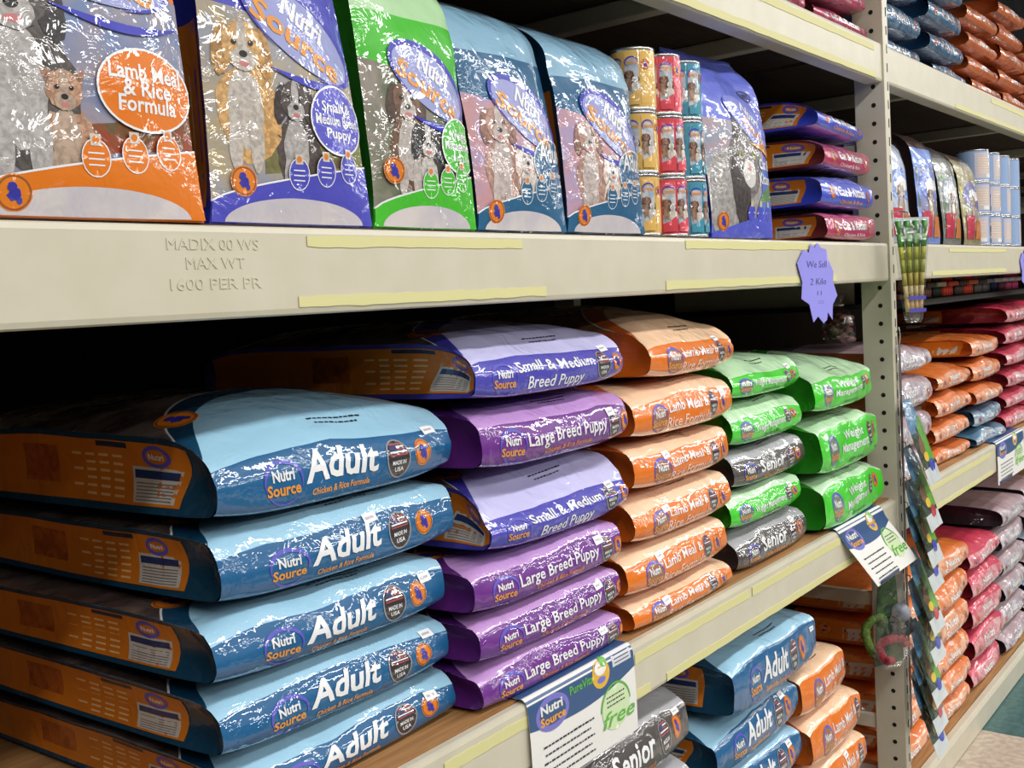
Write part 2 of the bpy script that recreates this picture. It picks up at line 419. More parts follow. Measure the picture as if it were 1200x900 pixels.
def front_print(style, pr, W, hb, far):
    """pr coordinates: x from the left edge, y upward from the band's bottom edge (0) to its top (hb)"""
    e = STYLES[style]
    Y = lambda f: hb*f
    if style == 'adult':
        logo(pr, 0.103, Y(0.46), 0.062, Y(0.66))
        pr.t('Adult', 0.140, 0.275, Y(0.36), Y(0.50), WHITE, 3, bold=0.028, shear=0.22)
        pr.t('Chicken & Rice Formula', 0.150, 0.255, Y(0.17), Y(0.10), GOLD, 2, shear=0.2)
        flag(pr, 0.313, Y(0.52), 0.046, Y(0.72)); mascot(pr, 0.366, Y(0.55), 0.036, Y(0.56))
    elif style == 'small':
        logo(pr, 0.066, Y(0.46), 0.058, Y(0.74))
        pr.t('Small & Medium', 0.100, 0.318, Y(0.54), Y(0.27), WHITE, 3, bold=0.02)
        pr.t('Breed Puppy', 0.124, 0.285, Y(0.16), Y(0.26), WHITE, 3, shear=0.25, bold=0.008)
        flag(pr, 0.348, Y(0.52), 0.042, Y(0.74)); mascot(pr, 0.398, Y(0.52), 0.034, Y(0.56))
    elif style == 'large':
        logo(pr, 0.070, Y(0.46), 0.060, Y(0.72))
        pr.t('Large Breed Puppy', 0.106, 0.338, Y(0.42), Y(0.30), WHITE, 3, bold=0.016)
        pr.t('Chicken & Rice Formula', 0.150, 0.290, Y(0.20), Y(0.11), ORANGE_INK, 2, shear=0.2)
        flag(pr, 0.368, Y(0.50), 0.040, Y(0.74)); mascot(pr, 0.410, Y(0.50), 0.032, Y(0.60))
    elif style == 'lamb':
        logo(pr, 0.090, Y(0.46), 0.060, Y(0.74), film((150, 96, 70)))
        pr.t('Lamb Meal &', 0.128, 0.290, Y(0.52), Y(0.27), WHITE, 3, bold=0.012)
        pr.t('Rice Formula', 0.120, 0.300, Y(0.14), Y(0.26), film((240, 214, 196)), 3, shear=0.15, bold=0.004)
        flag(pr, 0.312, Y(0.55), 0.034, Y(0.7)); mascot(pr, 0.358, Y(0.52), 0.034, Y(0.56))
    elif style == 'green':
        logo(pr, W*0.17, Y(0.5), 0.060, Y(0.62), film((110, 120, 110)))
        if hb > 0.085:
            pr.t('Weight', W*0.36, W*0.66, Y(0.60), Y(0.20), WHITE, 3, bold=0.02, slope=0.05)
            pr.t('Management', W*0.31, W*0.72, Y(0.34), Y(0.19), WHITE, 3, bold=0.02, slope=0.05)
            pr.t('Chicken & Rice', W*0.42, W*0.66, Y(0.14), Y(0.07), film((30, 80, 30)), 2)
        else:
            pr.t('Weight Management', W*0.28, W*0.72, Y(0.42), Y(0.24), WHITE, 3, bold=0.02)
            pr.t('Chicken & Rice', W*0.40, W*0.64, Y(0.18), Y(0.11), film((30, 80, 30)), 2)
        flag(pr, W*0.78, Y(0.60), 0.036, Y(0.52)); mascot(pr, W*0.88, Y(0.64), 0.034, Y(0.42))
    elif style == 'senior':
        logo(pr, W*0.19, Y(0.46), 0.058, Y(0.7))
        pr.t('Senior', W*0.31, W*0.66, Y(0.40), Y(0.44), WHITE, 3, bold=0.024, shear=0.1)
        pr.t('Chicken & Rice Formula', W*0.35, W*0.66, Y(0.16), Y(0.13), ORANGE_INK, 2, shear=0.2)
        flag(pr, W*0.76, Y(0.56), 0.044, Y(0.7)); mascot(pr, W*0.88, Y(0.58), 0.034, Y(0.52))
    elif style in ('catblue', 'catpink'):
        mascot(pr, W*0.16, Y(0.55), 0.032, Y(0.5))
        pr.t('Cat & Kitten', W*0.24, W*0.76, Y(0.44), Y(0.34), WHITE, 3, bold=0.028)
        pr.t('Chicken & Rice', W*0.28, W*0.72, Y(0.18), Y(0.14), GOLD if style == 'catblue' else film((240, 200, 210)), 2)
        mascot(pr, W*0.86, Y(0.5), 0.030, Y(0.46))
    elif style in ('deepblue', 'deeporange'):
        pr.t('Adult' if style == 'deepblue' else 'Lamb Meal', W*0.30, W*0.70, Y(0.40), Y(0.42), film((226, 214, 216)), 3, bold=0.02)
        mascot(pr, W*0.86, Y(0.55), 0.034, Y(0.5)); mascot(pr, W*0.15, Y(0.55), 0.034, Y(0.5))
    else:
        pr.p(ell(W*0.5, Y(0.5), W*0.30, Y(0.34)), film(e['mott'], e['band'], 40), 1)
        pr.t('Nutri', W*.32, W*.64, Y(0.50), Y(0.28), WHITE, 3, bold=0.03, shear=.15)
        pr.t('Source', W*.28, W*.72, Y(0.18), Y(0.26), WHITE, 3, bold=0.03, shear=.15)
        mascot(pr, W*0.13, Y(0.5), 0.034, Y(0.42)); mascot(pr, W*0.87, Y(0.5), 0.03, Y(0.4))
STICKER = plain((238, 238, 240), 0.5, name='price_sticker')
def lying_bag(name, label, cat, group, style, W, H, L, loc, rz=0.0, seed=0, bandfrac=0.72, a=0.10, crown=0.0, lean=0.0,
              far=False, sticker=(0.93, 0.9), tiltx=0.0, amp=1.0, pinch=0.02):
    e = STYLES[style]
    root = thing(name, label, cat, loc, rz, group)
    cr = Crumple(seed*7+1); rnd = random.Random(seed)
    bf = bandfrac
    prof = [(L, .45*H), (L-.015, .75*H), (L-.07, .94*H), (L*.6, H), (a+.10, H), (a, .97*H), (a*.55, (.97*.55+bf*.45)*H), (a*.13+.0075, (bf+.03)*H if bf < .6 else bf*H),
            (.0045, (bf*.72)*H), (.001, .40*H if bf > .6 else .3*H), (.002, .15*H), (.010, .03*H), (.04, .0), (.15, 0), (L*.6, 0), (L-.08, .02*H), (L-.015, .16*H), (L, .45*H)]
    q = catmull(prof, 24)
    seg = np.linalg.norm(np.diff(q, axis=0), axis=1); S = np.concatenate([[0], np.cumsum(seg)])
    ib = np.argmin(np.linalg.norm(q-np.array(prof[7]), axis=1)); Sb = S[ib]
    ie = np.argmin(np.linalg.norm(q-np.array(prof[11]), axis=1)); Se = S[ie]
    hb = Se-Sb
    # break points along the profile
    br = [0, max(0.05, Sb-.30), Sb]
    zones = ['art', 'top']
    if 'low' in e:
        br += [Sb+hb*.84, Se]; zones += ['band', 'low']
    else:
        br += [Se]; zones += ['band']
    br += [Se+.10, S[-1]]; zones += ['under', 'under']
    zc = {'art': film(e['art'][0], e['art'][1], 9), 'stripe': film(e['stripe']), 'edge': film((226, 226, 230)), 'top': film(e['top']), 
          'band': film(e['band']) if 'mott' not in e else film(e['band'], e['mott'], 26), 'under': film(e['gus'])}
    if 'low' in e: zc['low'] = film(e['low'])
    rows = [0.0]; rz_ = []
    for k in range(len(zones)):
        s0, s1 = br[k], br[k+1]
        d = (0.05 if zones[k] in ('art', 'under') else 0.012 if not far else 0.02)
        if zones[k] in ('band', 'low'): d = 0.007 if not far else 0.016
        n = max(1, int((s1-s0)/d))
        for i in range(n): rows.append(s0+(s1-s0)*(i+1)/n); rz_.append(zones[k])
    rows = np.array(rows)
    nu = 30 if not far else 16
    t = np.linspace(-1, 1, nu); us = np.sign(t)*np.abs(t)**0.85
    ry = np.interp(rows, S, q[:, 0]); rzv = np.interp(rows, S, q[:, 1])
    def deform(P):
        P = P.copy(); xi = 2*P[:, 0]/W; y = P[:, 1]
        zc_ = .42*H
        edge = .16+.10*np.exp(-y/.10)
        P[:, 2] = zc_+(P[:, 2]-zc_)*(1-edge*np.abs(xi)**4)
        up = np.clip((P[:, 2]-zc_)/(H-zc_), 0, 1)
        sm = np.clip((y-.02)/.22, 0, 1); sm = sm*sm*(3-2*sm)
        P[:, 2] += up*crown*(1-xi**2)*sm
        fr = np.exp(-y/.05)
        # boxier corners: the fold pulls the top edge forward at both ends
        P[:, 1] -= .62*np.abs(xi)**7*np.clip(1-y/(a*1.8), 0, 1)*y*np.clip((P[:, 2]-.3*H)/(.3*H), 0, 1)
        P[:, 1] += fr*.008*np.abs(xi)**3
        P[:, 0] *= 1-.02*fr
        # seam pucker along the upper front edge
        P[:, 2] += lean*xi*H*.5*0
        top_front = np.exp(-((y-a*.35)/.05)**2)*up
        n = cr(P*np.array([1, .6, 1]))
        free = np.clip(P[:, 2]/H*3, 0, 1)
        P[:, 2] += amp*free*(.0024*n+.0040*top_front*cr(P*1.7))
        P[:, 1] += amp*fr*.0034*n*free
        P[:, 2] += tiltx*P[:, 0]
        return P
    G = np.zeros((len(rows), nu, 3))
    G[:, :, 0] = us[None, :]*W/2; G[:, :, 1] = ry[:, None]; G[:, :, 2] = rzv[:, None]
    G = deform(G.reshape(-1, 3)).reshape(G.shape)
    sh = Sheet(us*W/2, rows, G, flip=True)
    mb = MB()
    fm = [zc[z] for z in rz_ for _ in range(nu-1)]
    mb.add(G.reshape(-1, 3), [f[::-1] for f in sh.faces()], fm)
    pr = Printer(mb, sh, lambda x, y: x-W/2, lambda x, y: Se-y, 0.012 if not far else 0.03)
    if sh.N[len(rows)//2].mean(0)[1] > 0: sh.N = -sh.N
    front_print(style, pr, W, hb, far)
    if not far:
        # picture side of the bag, ending in a curved dark stripe with a white edge
        cv = catmull([(0, .030), (.035, .085), (.10, .150), (.20, .196), (.32, .212), (W, .198)], 8)
        cv[:, 0] = np.minimum(cv[:, 0], W)
        pr.p([(x, hb+y) for x, y in cv]+[(W, hb+.31), (0, hb+.31)], film(e['stripe']), 1)
        c2 = catmull([(0, .090), (.025, .125), (.08, .185), (.18, .236), (.32, .256), (W, .245)], 8); c2[:, 0] = np.minimum(c2[:, 0], W)
        pr.p([(x, hb+y) for x, y in c2]+[(W, hb+.312), (0, hb+.312)], film((226, 226, 230)), 2)
        pr.p([(x, hb+y+.005) for x, y in c2]+[(W, hb+.314), (0, hb+.314)], film(e['art'][0], e['art'][1], 9), 3)
        if style in ('adult', 'senior', 'small', 'large'): mascot(pr, .050, hb+.135, .055, .060, 4)
        code_lines(pr, W*.45, W*.68, hb+.045 if bf > .6 else hb+.06)
    pouch = mb.build('pouch', root, recalc=False)
    # side gussets
    ys = np.concatenate([np.linspace(0.002, .1, 9 if not far else 4), np.linspace(.13, L-.02, 12 if not far else 5), [L-.004]])
    K = 9 if not far else 5
    half = len(q)//2
    im = np.argmin(q[:, 0])
    ytop, ztop = q[:im+1, 0][::-1], q[:im+1, 1][::-1]; ybot, zbot = q[im:, 0], q[im:, 1]
    for sgn in (-1, 1):
        zt = np.interp(ys, ytop, ztop); zb = np.interp(ys, ybot, zbot)
        ks = np.linspace(0, 1, K)
        Gs = np.zeros((K, len(ys), 3))
        Gs[:, :, 0] = sgn*W/2; Gs[:, :, 1] = ys[None, :]; Gs[:, :, 2] = zb[None, :]+(zt-zb)[None, :]*ks[:, None]
        D = deform(Gs.reshape(-1, 3)).reshape(Gs.shape)
        fold = np.sin(np.pi*ks)[:, None]*(1-np.exp(-ys/.03))[None, :]
        dip = .30+.70*np.exp(-((ys-.05)/.05)**2)
        D[:, :, 0] -= sgn*pinch*fold*dip[None, :]
        gsh = Sheet(ys, ks, D)
        if gsh.N.reshape(-1, 3).mean(0)[0]*sgn < 0: gsh.N = -gsh.N
        gm = MB()
        F = gsh.faces()
        if sgn < 0: F = [f[::-1] for f in F]
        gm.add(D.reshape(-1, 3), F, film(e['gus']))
        if sgn < 0:
            hh = H
            gp = Printer(gm, gsh, lambda x, y: x, lambda x, y: y/H, 0.015 if not far else 0.022)
            # here x runs back from the front edge in metres, y up the side in metres
            def gr(x0, x1, y0, y1): return rect(x0, x1, y0*H, y1*H)
            p0 = e['panel']; p1 = L-.03
            if p1-p0 > .1:
                gp.p(gr(p0, p1, .10, .93), film((206, 116, 26)), 1)
                gp.p(gr(p0+.012, p0+.095, .14, .62), film((196, 190, 184)), 2)
                gp.p(gr(p0+.016, p0+.091, .47, .58), film((34, 52, 100)), 3)
                if not far:
                    for k in range(6):
                        gp.p(gr(p0+.018, p0+.089, .17+.046*k, .185+.046*k), film((120, 112, 108)), 3)
                    gp.put(ring2d(p0+.052, .76*H, .020, .12*H, .006, 16), LOGO_BLUE, 3)
                    gp.t('Nutri', p0+.064, p0+.040, .72*H, .08*H, WHITE, 4)
                    for k in range(6):
                        for c in range(4):
                            x = p0+.115+.032*c
                            if c < 3 or k % 2: gp.p(gr(x, x+.022, .18+.105*k, .215+.105*k), film((232, 186, 130)), 2)
                    gp.p(gr(p0+.10, p0+.17, .84, .91), film((30, 46, 70)), 2)
                    gp.p(gr(p0+.27, p0+.36, .3, .8), film((186, 96, 30), (150, 70, 20), 60), 2)
                else:
                    mascot(gp, p0+.15, .5*H, .05, .05, 2)
        gm.build('side_gusset', root)
    # price sticker
    if sticker:
        st = MB(); sp = Printer(st, sh, lambda x, y: x-W/2, lambda x, y: Se-y, 0.012)
        sx, sy = sticker[0]*W, sticker[1]*hb
        sp.put(rot2(poly(rect(sx-.013, sx+.013, sy-.008, sy+.008), .01), sx, sy, 0.12), STICKER, 4)
        if not far: sp.put(rot2(poly(rect(sx-.009, sx+.007, sy-.002, sy+.002), .02), sx, sy, .12), film((190, 190, 196)), 6)
        st.build('price_sticker', root)['label'] = 'small white price sticker'
    return root

# ---------------------------------------------------------------- standing bag
def dog(pr, cx, cy, s, main, dark, light, L=2, seed=0, body=True, ears='drop'):
    m = film(main, tuple(min(255, int(c*1.25)+8) for c in main), 160); d = film(dark, tuple(int(c*1.4)+10 for c in dark), 160); l = film(light, tuple(int(c*.82) for c in light), 160)
    if body:
        pr.p(ell(cx+.1*s, cy-1.35*s, .78*s, 1.05*s, .1, 36, .05, seed), m, L)
        pr.p(ell(cx-.02*s, cy-1.25*s, .42*s, .85*s, 0, 30, .07, seed+1), l, L+1)
        pr.p(ell(cx-.30*s, cy-2.0*s, .17*s, .6*s, 0, 20, .06, seed+2), l, L+2)
        pr.p(ell(cx+.22*s, cy-2.0*s, .17*s, .6*s, 0, 20, .06, seed+3), l, L+2)
    if ears == 'drop':
        pr.p(ell(cx-.50*s, cy-.05*s, .22*s, .55*s, -.15, 24, .07, seed+4), d, L+3)
        pr.p(ell(cx+.50*s, cy-.05*s, .22*s, .55*s, .15, 24, .07, seed+5), d, L+3)
    else:
        pr.p([(cx-.62*s, cy+.62*s), (cx-.14*s, cy+.45*s), (cx-.46*s, cy+.05*s)], d, L+3)
        pr.p([(cx+.62*s, cy+.62*s), (cx+.14*s, cy+.45*s), (cx+.46*s, cy+.05*s)], d, L+3)
    pr.p(ell(cx, cy+.05*s, .50*s, .52*s, 0, 32, .05, seed+6), m, L+4)
    pr.p(ell(cx, cy+.25*s, .13*s, .36*s, 0, 20, .05, seed+7), l, L+5)
    pr.p(ell(cx, cy-.22*s, .30*s, .26*s, 0, 24, .06, seed+8), l, L+6)
    pr.p(ell(cx, cy-.12*s, .10*s, .075*s, 0, 14), BLACK, L+7)
    pr.p(ell(cx, cy-.33*s, .13*s, .06*s, 0, 14), film((196, 120, 120)), L+7)
    for q in (-1, 1):
        pr.p(ell(cx+q*.2*s, cy+.12*s, .065*s, .06*s, 0, 12), BLACK, L+7)
        pr.p(ell(cx+q*.18*s, cy+.14*s, .018*s, .018*s, 0, 8), WHITE, L+8)
def standing_bag(name, label, cat, group, W, D, H, loc, seed, sty, rz=0.0, lean=0.10, flop=0.12, taper=0.03, amp=1.0, far=False):
    root = thing(name, label, cat, loc, rz, group)
    cr = Crumple(seed*11+3, (12, 30, 70), (1, .5, .25))
    nu, ns = (34, 56) if not far else (16, 24)
    us = np.linspace(-1, 1, nu); ss = np.linspace(0, 1, ns)
    def width(s): return W*(1+.04*np.exp(-s/.05)-taper*s)
    def lean_y(s):
        z = s*H; return lean*s**1.5+flop*np.clip((s-.66)/.34, 0, 1)**2
    def thick(s): return D*np.clip(1-(np.clip(s-.55, 0, 1)/.45)**1.6, 0.02, 1)
    def front(xi, s):
        w = width(s); y = lean_y(s)+(D-thick(s))*.55
        bul = .020*np.sin(np.pi*np.clip(s/.8, 0, 1))**.8*(1-np.abs(xi)**2.5)
        dropz = .10*H*flop/.12*np.clip((s-.66)/.34, 0, 1)**2*.5
        P = np.stack([xi*w/2, y-bul, s*H-dropz], -1)
        return P
    U, Sg = np.meshgrid(us, ss)
    P = front(U, Sg)
    n = cr(P.reshape(-1, 3)).reshape(P.shape[:2])
    k = amp*(.0012+.0045*np.clip((Sg-.45)/.4, 0, 1))*np.clip(Sg/.06, 0, 1)
    P[:, :, 1] += k*n
    sh = Sheet(us*W/2, ss*H, P)
    if sh.N.reshape(-1, 3).mean(0)[1] > 0: sh.N = -sh.N
    mb = MB()
    a, b, cpt = P[0, 0], P[0, 1], P[1, 1]
    fl = np.cross(b-a, cpt-a)[1] > 0
    F = sh.faces()
    if fl: F = [f[::-1] for f in F]
    cs = []
    for i in range(ns-1):
        zmid = (ss[i]+ss[i+1])/2
        cs += [film(sty['top']) if zmid > sty.get('topz', .78) else film(sty['band'])]*(nu-1)
    mb.add(P.reshape(-1, 3), F, cs)
    pr = Printer(mb, sh, lambda x, y: x-W/2, lambda x, y: y, 0.010 if not far else 0.03)
    sty['print'](pr, W, H)
    mb.build('front_panel', root)
    # back panel
    B = P.copy(); B[:, :, 1] = lean_y(Sg)+(D-thick(Sg))*.55+thick(Sg)+.004
    B[:, :, 1] += .010*np.sin(np.pi*np.clip(Sg/.8, 0, 1))*(1-np.abs(U)**2.5)
    bm_ = MB(); bm_.add(B.reshape(-1, 3), [f[::-1] for f in F], film(sty['band']))
    # bottom
    m0 = len(us)
    bot = np.concatenate([P[0], B[0]]); bm_.add(bot, [(j, j+m0, j+m0+1, j+1) for j in range(m0-1)], film(sty['band']))
    bm_.build('back_panel', root)
    K = 7; ks = np.linspace(0, 1, K)
    for j, sgn in ((0, -1), (nu-1, 1)):
        Gs = P[:, j][:, None, :]*(1-ks)[None, :, None]+B[:, j][:, None, :]*ks[None, :, None]
        fold = np.sin(np.pi*ks)[None, :]*np.clip(ss/.1, 0, 1)[:, None]*np.clip((1-ss)/.1, 0, 1)[:, None]
        Gs[:, :, 0] -= sgn*.018*fold*(W/.22)
        g2 = Sheet(ks*D, ss*H, Gs)
        if g2.N.reshape(-1, 3).mean(0)[0]*sgn < 0: g2.N = -g2.N
        gm = MB(); F2 = g2.faces()
        if sgn > 0: F2 = F2
        else: F2 = [f[::-1] for f in F2]
        gm.add(Gs.reshape(-1, 3), F2, film(sty['side']))
        if sgn < 0 and 'panel' in sty:
            gp = Printer(gm, g2, lambda x, y: x, lambda x, y: y, 0.02)
            gp.p(rect(.10*D, .9*D, .02, .24), film((206, 116, 26)), 1)
            gp.p(rect(.2*D, .28*D, .075, .185), film((58, 56, 160)), 2); gp.p(rect(.74*D, .82*D, .075, .185), film((58, 56, 160)), 2)
            for c in range(3): gp.p(rect((.36+.13*c)*D, (.42+.13*c)*D, .085, .18), film((232, 190, 140)), 2)
            gp.p(rect(.62*D, .86*D, .028, .068), film((186, 184, 190)), 2); gp.p(rect(.64*D, .84*D, .056, .064), film((34, 52, 100)), 3)
            gp.put(ring2d(.36*D, .047, .16*D, .016, .004, 16), LOGO_BLUE, 3); gp.t('Nutri', .5*D, .22*D, .043, .009, WHITE, 4)
        gm.build('side_gusset', root)
    # folded crimp strip along the top
    tp = P[-1]; tm = MB()
    up = np.array([0, .012, .016])
    V = np.concatenate([tp+np.array([0, -.002, -.012]), tp+up*.6+np.array([0, -.002, 0]), tp+up*.6+np.array([0, .004, 0]), tp+np.array([0, .006, -.012])])
    Ft = []
    for r in range(4):
        for j in range(m0-1):
            r2 = (r+1) % 4; Ft.append((r*m0+j, r*m0+j+1, r2*m0+j+1, r2*m0+j))
    Ft += [(0, m0, 2*m0, 3*m0), (m0-1, 2*m0-1, 3*m0-1, 4*m0-1)]
    tm.add(V, Ft, film(sty['top'])); tm.build('top_seal', root, recalc=True)
    return root
def wave(x0, x1, f, n=16): return [(x0+(x1-x0)*i/n, f((i/n))) for i in range(n+1)]
def art(pic, pic2, band, oval_col, lines, dogs, lz=.225, ov=(.79, .133, .19, .042), low2=None, topcol=None, diag=True, badge_col=None, mz=.05, logo_rot=-.45, lx=.60):
    bc = film(badge_col or band)
    def f(pr, W, H):
        # picture with a curved lower edge
        lower = wave(0.0, W, lambda t: .028+.052*t**.7)
        upper = wave(W, 0.0, lambda t: (H*.56+.0*t if not diag else lz+.045*t-.02))
        pr.p(lower+upper, film(pic, pic2, 22), 1)
        if low2: pr.p(wave(W*.3, W, lambda t: .06+.02*t)+[(W, .14), (W*.6, .10), (W*.3, .09)], film(*low2), 2)
        edge = wave(0.0, W, lambda t: .0275+.052*t**.7); pr.p(edge+[(x, y-.0022) for x, y in edge[::-1]], WHITE, 2)
        for d in dogs: dog(pr, d[0]*W, d[1], d[2], *d[3:6], L=3, seed=d[6], ears=d[7] if len(d) > 7 else 'drop')
        # lower band repeated above any paws
        pr.p(wave(0.0, W, lambda t: .0255+.052*t**.7)+[(W, 0.002), (0, 0.002)], film(band), 13)
        pr.p(wave(0.0, W, lambda t: .0275+.052*t**.7)+wave(W, 0.0, lambda t: .0253+.052*(1-t)**.7), WHITE, 14)
        # pale arch at the foot
        arch = [(W*.5+W*.43*math.cos(t), .003+.030*math.sin(t)) for t in np.linspace(0, math.pi, 24)]
        pr.p(arch, film((196, 190, 200), (214, 206, 206), 14), 15)
        # oval with the variety
        cx, cz, rx, rz_ = ov[0]*W, ov[1], ov[2]*W, ov[3]
        pr.p(ell(cx, cz, rx, rz_, n=36), film(oval_col), 12); pr.put(ring2d(cx, cz, rx, rz_, .0025, 36), WHITE, 13)
        n = len(lines)
        for i, (s, h, w) in enumerate(lines):
            y = cz+rz_*(.52-1.15*(i+.75)/n)
            pr.t(s, cx-rx*w, cx+rx*w, y, h, WHITE, 14, bold=.02)
        # three small drop badges
        for k, fx in enumerate((.50, .68, .85)):
            bx, bz = fx*W, .062+.006*k
            pr.p(ell(bx, bz, .016, .019), bc, 15); pr.put(ring2d(bx, bz, .016, .019, .0012, 20), WHITE, 16)
            pr.p(rect(bx-.006, bx+.006, bz+.012, bz+.024), film((206, 196, 190)), 17)
            pr.p(ell(bx, bz+.018, .004, .004, 0, 10), ORANGE_INK, 18)
            for q in range(3): pr.p(rect(bx-.009, bx+.009, bz+.004-.006*q, bz+.0055-.006*q), WHITE, 16)
        mascot(pr, .17*W, mz, .036, .036, 16)
        # house mark on a swoosh
        c = (lx*W, lz)
        def R(VF): return rot2(VF, c[0], c[1], logo_rot)
        pr.put(R(poly(ell(c[0], c[1], W*.40, .040, n=36), pr.step)), film((150, 156, 208)), 9)
        pr.put(R(ring2d(c[0], c[1], W*.40, .042, .010, 34, a0=-1.2, a1=4.4, taper=True)), film((58, 60, 176)), 10)
        pr.put(R(text('Nutri', c[0]-W*.16, c[0]+W*.14, c[1]+.004, .026, bold=.03, step=pr.step)), WHITE, 12)
        pr.put(R(text('Source', c[0]-W*.33, c[0]+W*.31, c[1]-.026, .027, bold=.03, step=pr.step)), GOLD, 12)
        tail = [(W*(.36+.62*t), lz-.050-.030*math.sin(t*2.4)+.02*t) for t in np.linspace(0, 1, 14)]
        pr.p(tail+[(x, y+.009*math.sin(math.pi*i/13)+.001) for i, (x, y) in list(enumerate(tail))[::-1]], film((52, 56, 180)), 11)
    return f

# ================================================================ ROOM
def struct(o): o['kind'] = 'structure'; return o
def floor_mat():
    m, nt, p = base_mat('vinyl_tiles')
    g = nt.nodes.new('ShaderNodeNewGeometry'); sx = nt.nodes.new('ShaderNodeSeparateXYZ'); nt.links.new(g.outputs['Position'], sx.inputs[0])
    def mth(op, a, b=None):
        n = nt.nodes.new('ShaderNodeMath'); n.operation = op
        for i, v in enumerate((a, b)):
            if v is None: continue
            if isinstance(v, (int, float)): n.inputs[i].default_value = v
            else: nt.links.new(v, n.inputs[i])
        return n.outputs[0]
    fx = mth('FRACT', mth('DIVIDE', mth('SUBTRACT', sx.outputs[0], 3.905), 1.83))
    teal = mth('LESS_THAN', fx, 0.5)
    tx = mth('FRACT', mth('DIVIDE', mth('SUBTRACT', sx.outputs[0], 3.905), 0.305)); ty = mth('FRACT', mth('DIVIDE', sx.outputs[1], 0.305))
    seam = mth('MAXIMUM', mth('LESS_THAN', tx, 0.008), mth('LESS_THAN', ty, 0.008))
    n = nt.nodes.new('ShaderNodeTexNoise'); n.inputs['Scale'].default_value = 40; n.inputs['Detail'].default_value = 6
    nt.links.new(g.outputs['Position'], n.inputs['Vector'])
    def ramp(c1, c2):
        r = nt.nodes.new('ShaderNodeValToRGB'); r.color_ramp.elements[0].position = .4; r.color_ramp.elements[1].position = .6
        r.color_ramp.elements[0].color = lin(c1); r.color_ramp.elements[1].color = lin(c2); nt.links.new(n.outputs[0], r.inputs[0]); return r.outputs[0]
    mx = nt.nodes.new('ShaderNodeMixRGB'); nt.links.new(teal, mx.inputs[0]); nt.links.new(ramp((176, 160, 142), (196, 182, 166)), mx.inputs[1]); nt.links.new(ramp((52, 88, 88), (70, 108, 106)), mx.inputs[2])
    m2 = nt.nodes.new('ShaderNodeMixRGB'); m2.blend_type = 'MULTIPLY'; nt.links.new(mth('MULTIPLY', seam, .4), m2.inputs[0]); nt.links.new(mx.outputs[0], m2.inputs[1]); m2.inputs[2].default_value = (.3, .3, .3, 1)
    nt.links.new(m2.outputs[0], p.inputs['Base Color']); p.inputs['Roughness'].default_value = .35
    return m
mb = MB(); mb.add([(-3, -6, 0), (13, -6, 0), (13, 2.2, 0), (-3, 2.2, 0)], [(0, 1, 2, 3)], floor_mat(), False)
struct(mb.build('floor'))

m = MB(); V, F = box_vf(-3, 14, 1.35, 1.45, 0, 4.4); m.add(V, F, noisy('painted_block_wall', (70, 74, 80), (80, 84, 90), 3, rough=.8), False); struct(m.build('wall_back'))
# ================================================================ SHELVING
DEPTH = 1.15
XP = (-0.75, 3.06, 6.88, 10.70)          # front uprights (left face)
PW = 0.042
UNIT = thing('store_shelving', 'long beige steel shelving unit with boltless beams and perforated uprights', 'shelving', (3.06, 0, 0))
def unit_part(mb, name, recalc=True): 
    o = mb.build(name, UNIT, recalc); o.location = (-3.06, 0, 0); return o
TIERS = {'upper': (2.152, 2.258), 'mid': (1.602, 1.708), 'low': (0.874, 0.98), 'base': (0.0, 0.09)}
TAPES = {(0, 'mid'): [(.905, 1.345, 1.684, 1.698), (.885, 1.402, 1.610, 1.624), (1.873, 2.50, 1.686, 1.703), (1.789, 2.66, 1.609, 1.625)],
         (1, 'mid'): [(3.66, 4.42, 1.684, 1.696), (3.47, 4.42, 1.610, 1.624)],
         (0, 'low'): [(1.09, 1.345, .944, .962), (1.61, 2.09, .944, .962), (2.10, 2.62, .944, .963), (1.35, 1.66, .880, .896), (1.72, 2.72, .878, .894)],
         (1, 'low'): [(3.32, 4.12, .944, .960), (3.40, 4.14, .878, .893)],
         (0, 'upper'): [(1.7, 3.0, 2.228, 2.246), (1.7, 3.01, 2.156, 2.172)],
         (1, 'upper'): [(4.25, 5.9, 2.226, 2.242), (3.78, 5.6, 2.158, 2.172)]}
def beam_profile(z0, z1):
    # y, z of a box beam with a rounded nose and a small raised lip at the top rear
    r = .008
    return [(.045, z0), (.006, z0), (.002, z0+.002), (0, z0+r), (0, z1-r), (.002, z1-.002), (.007, z1), (.018, z1), (.020, z1-.012), (.045, z1-.012)]
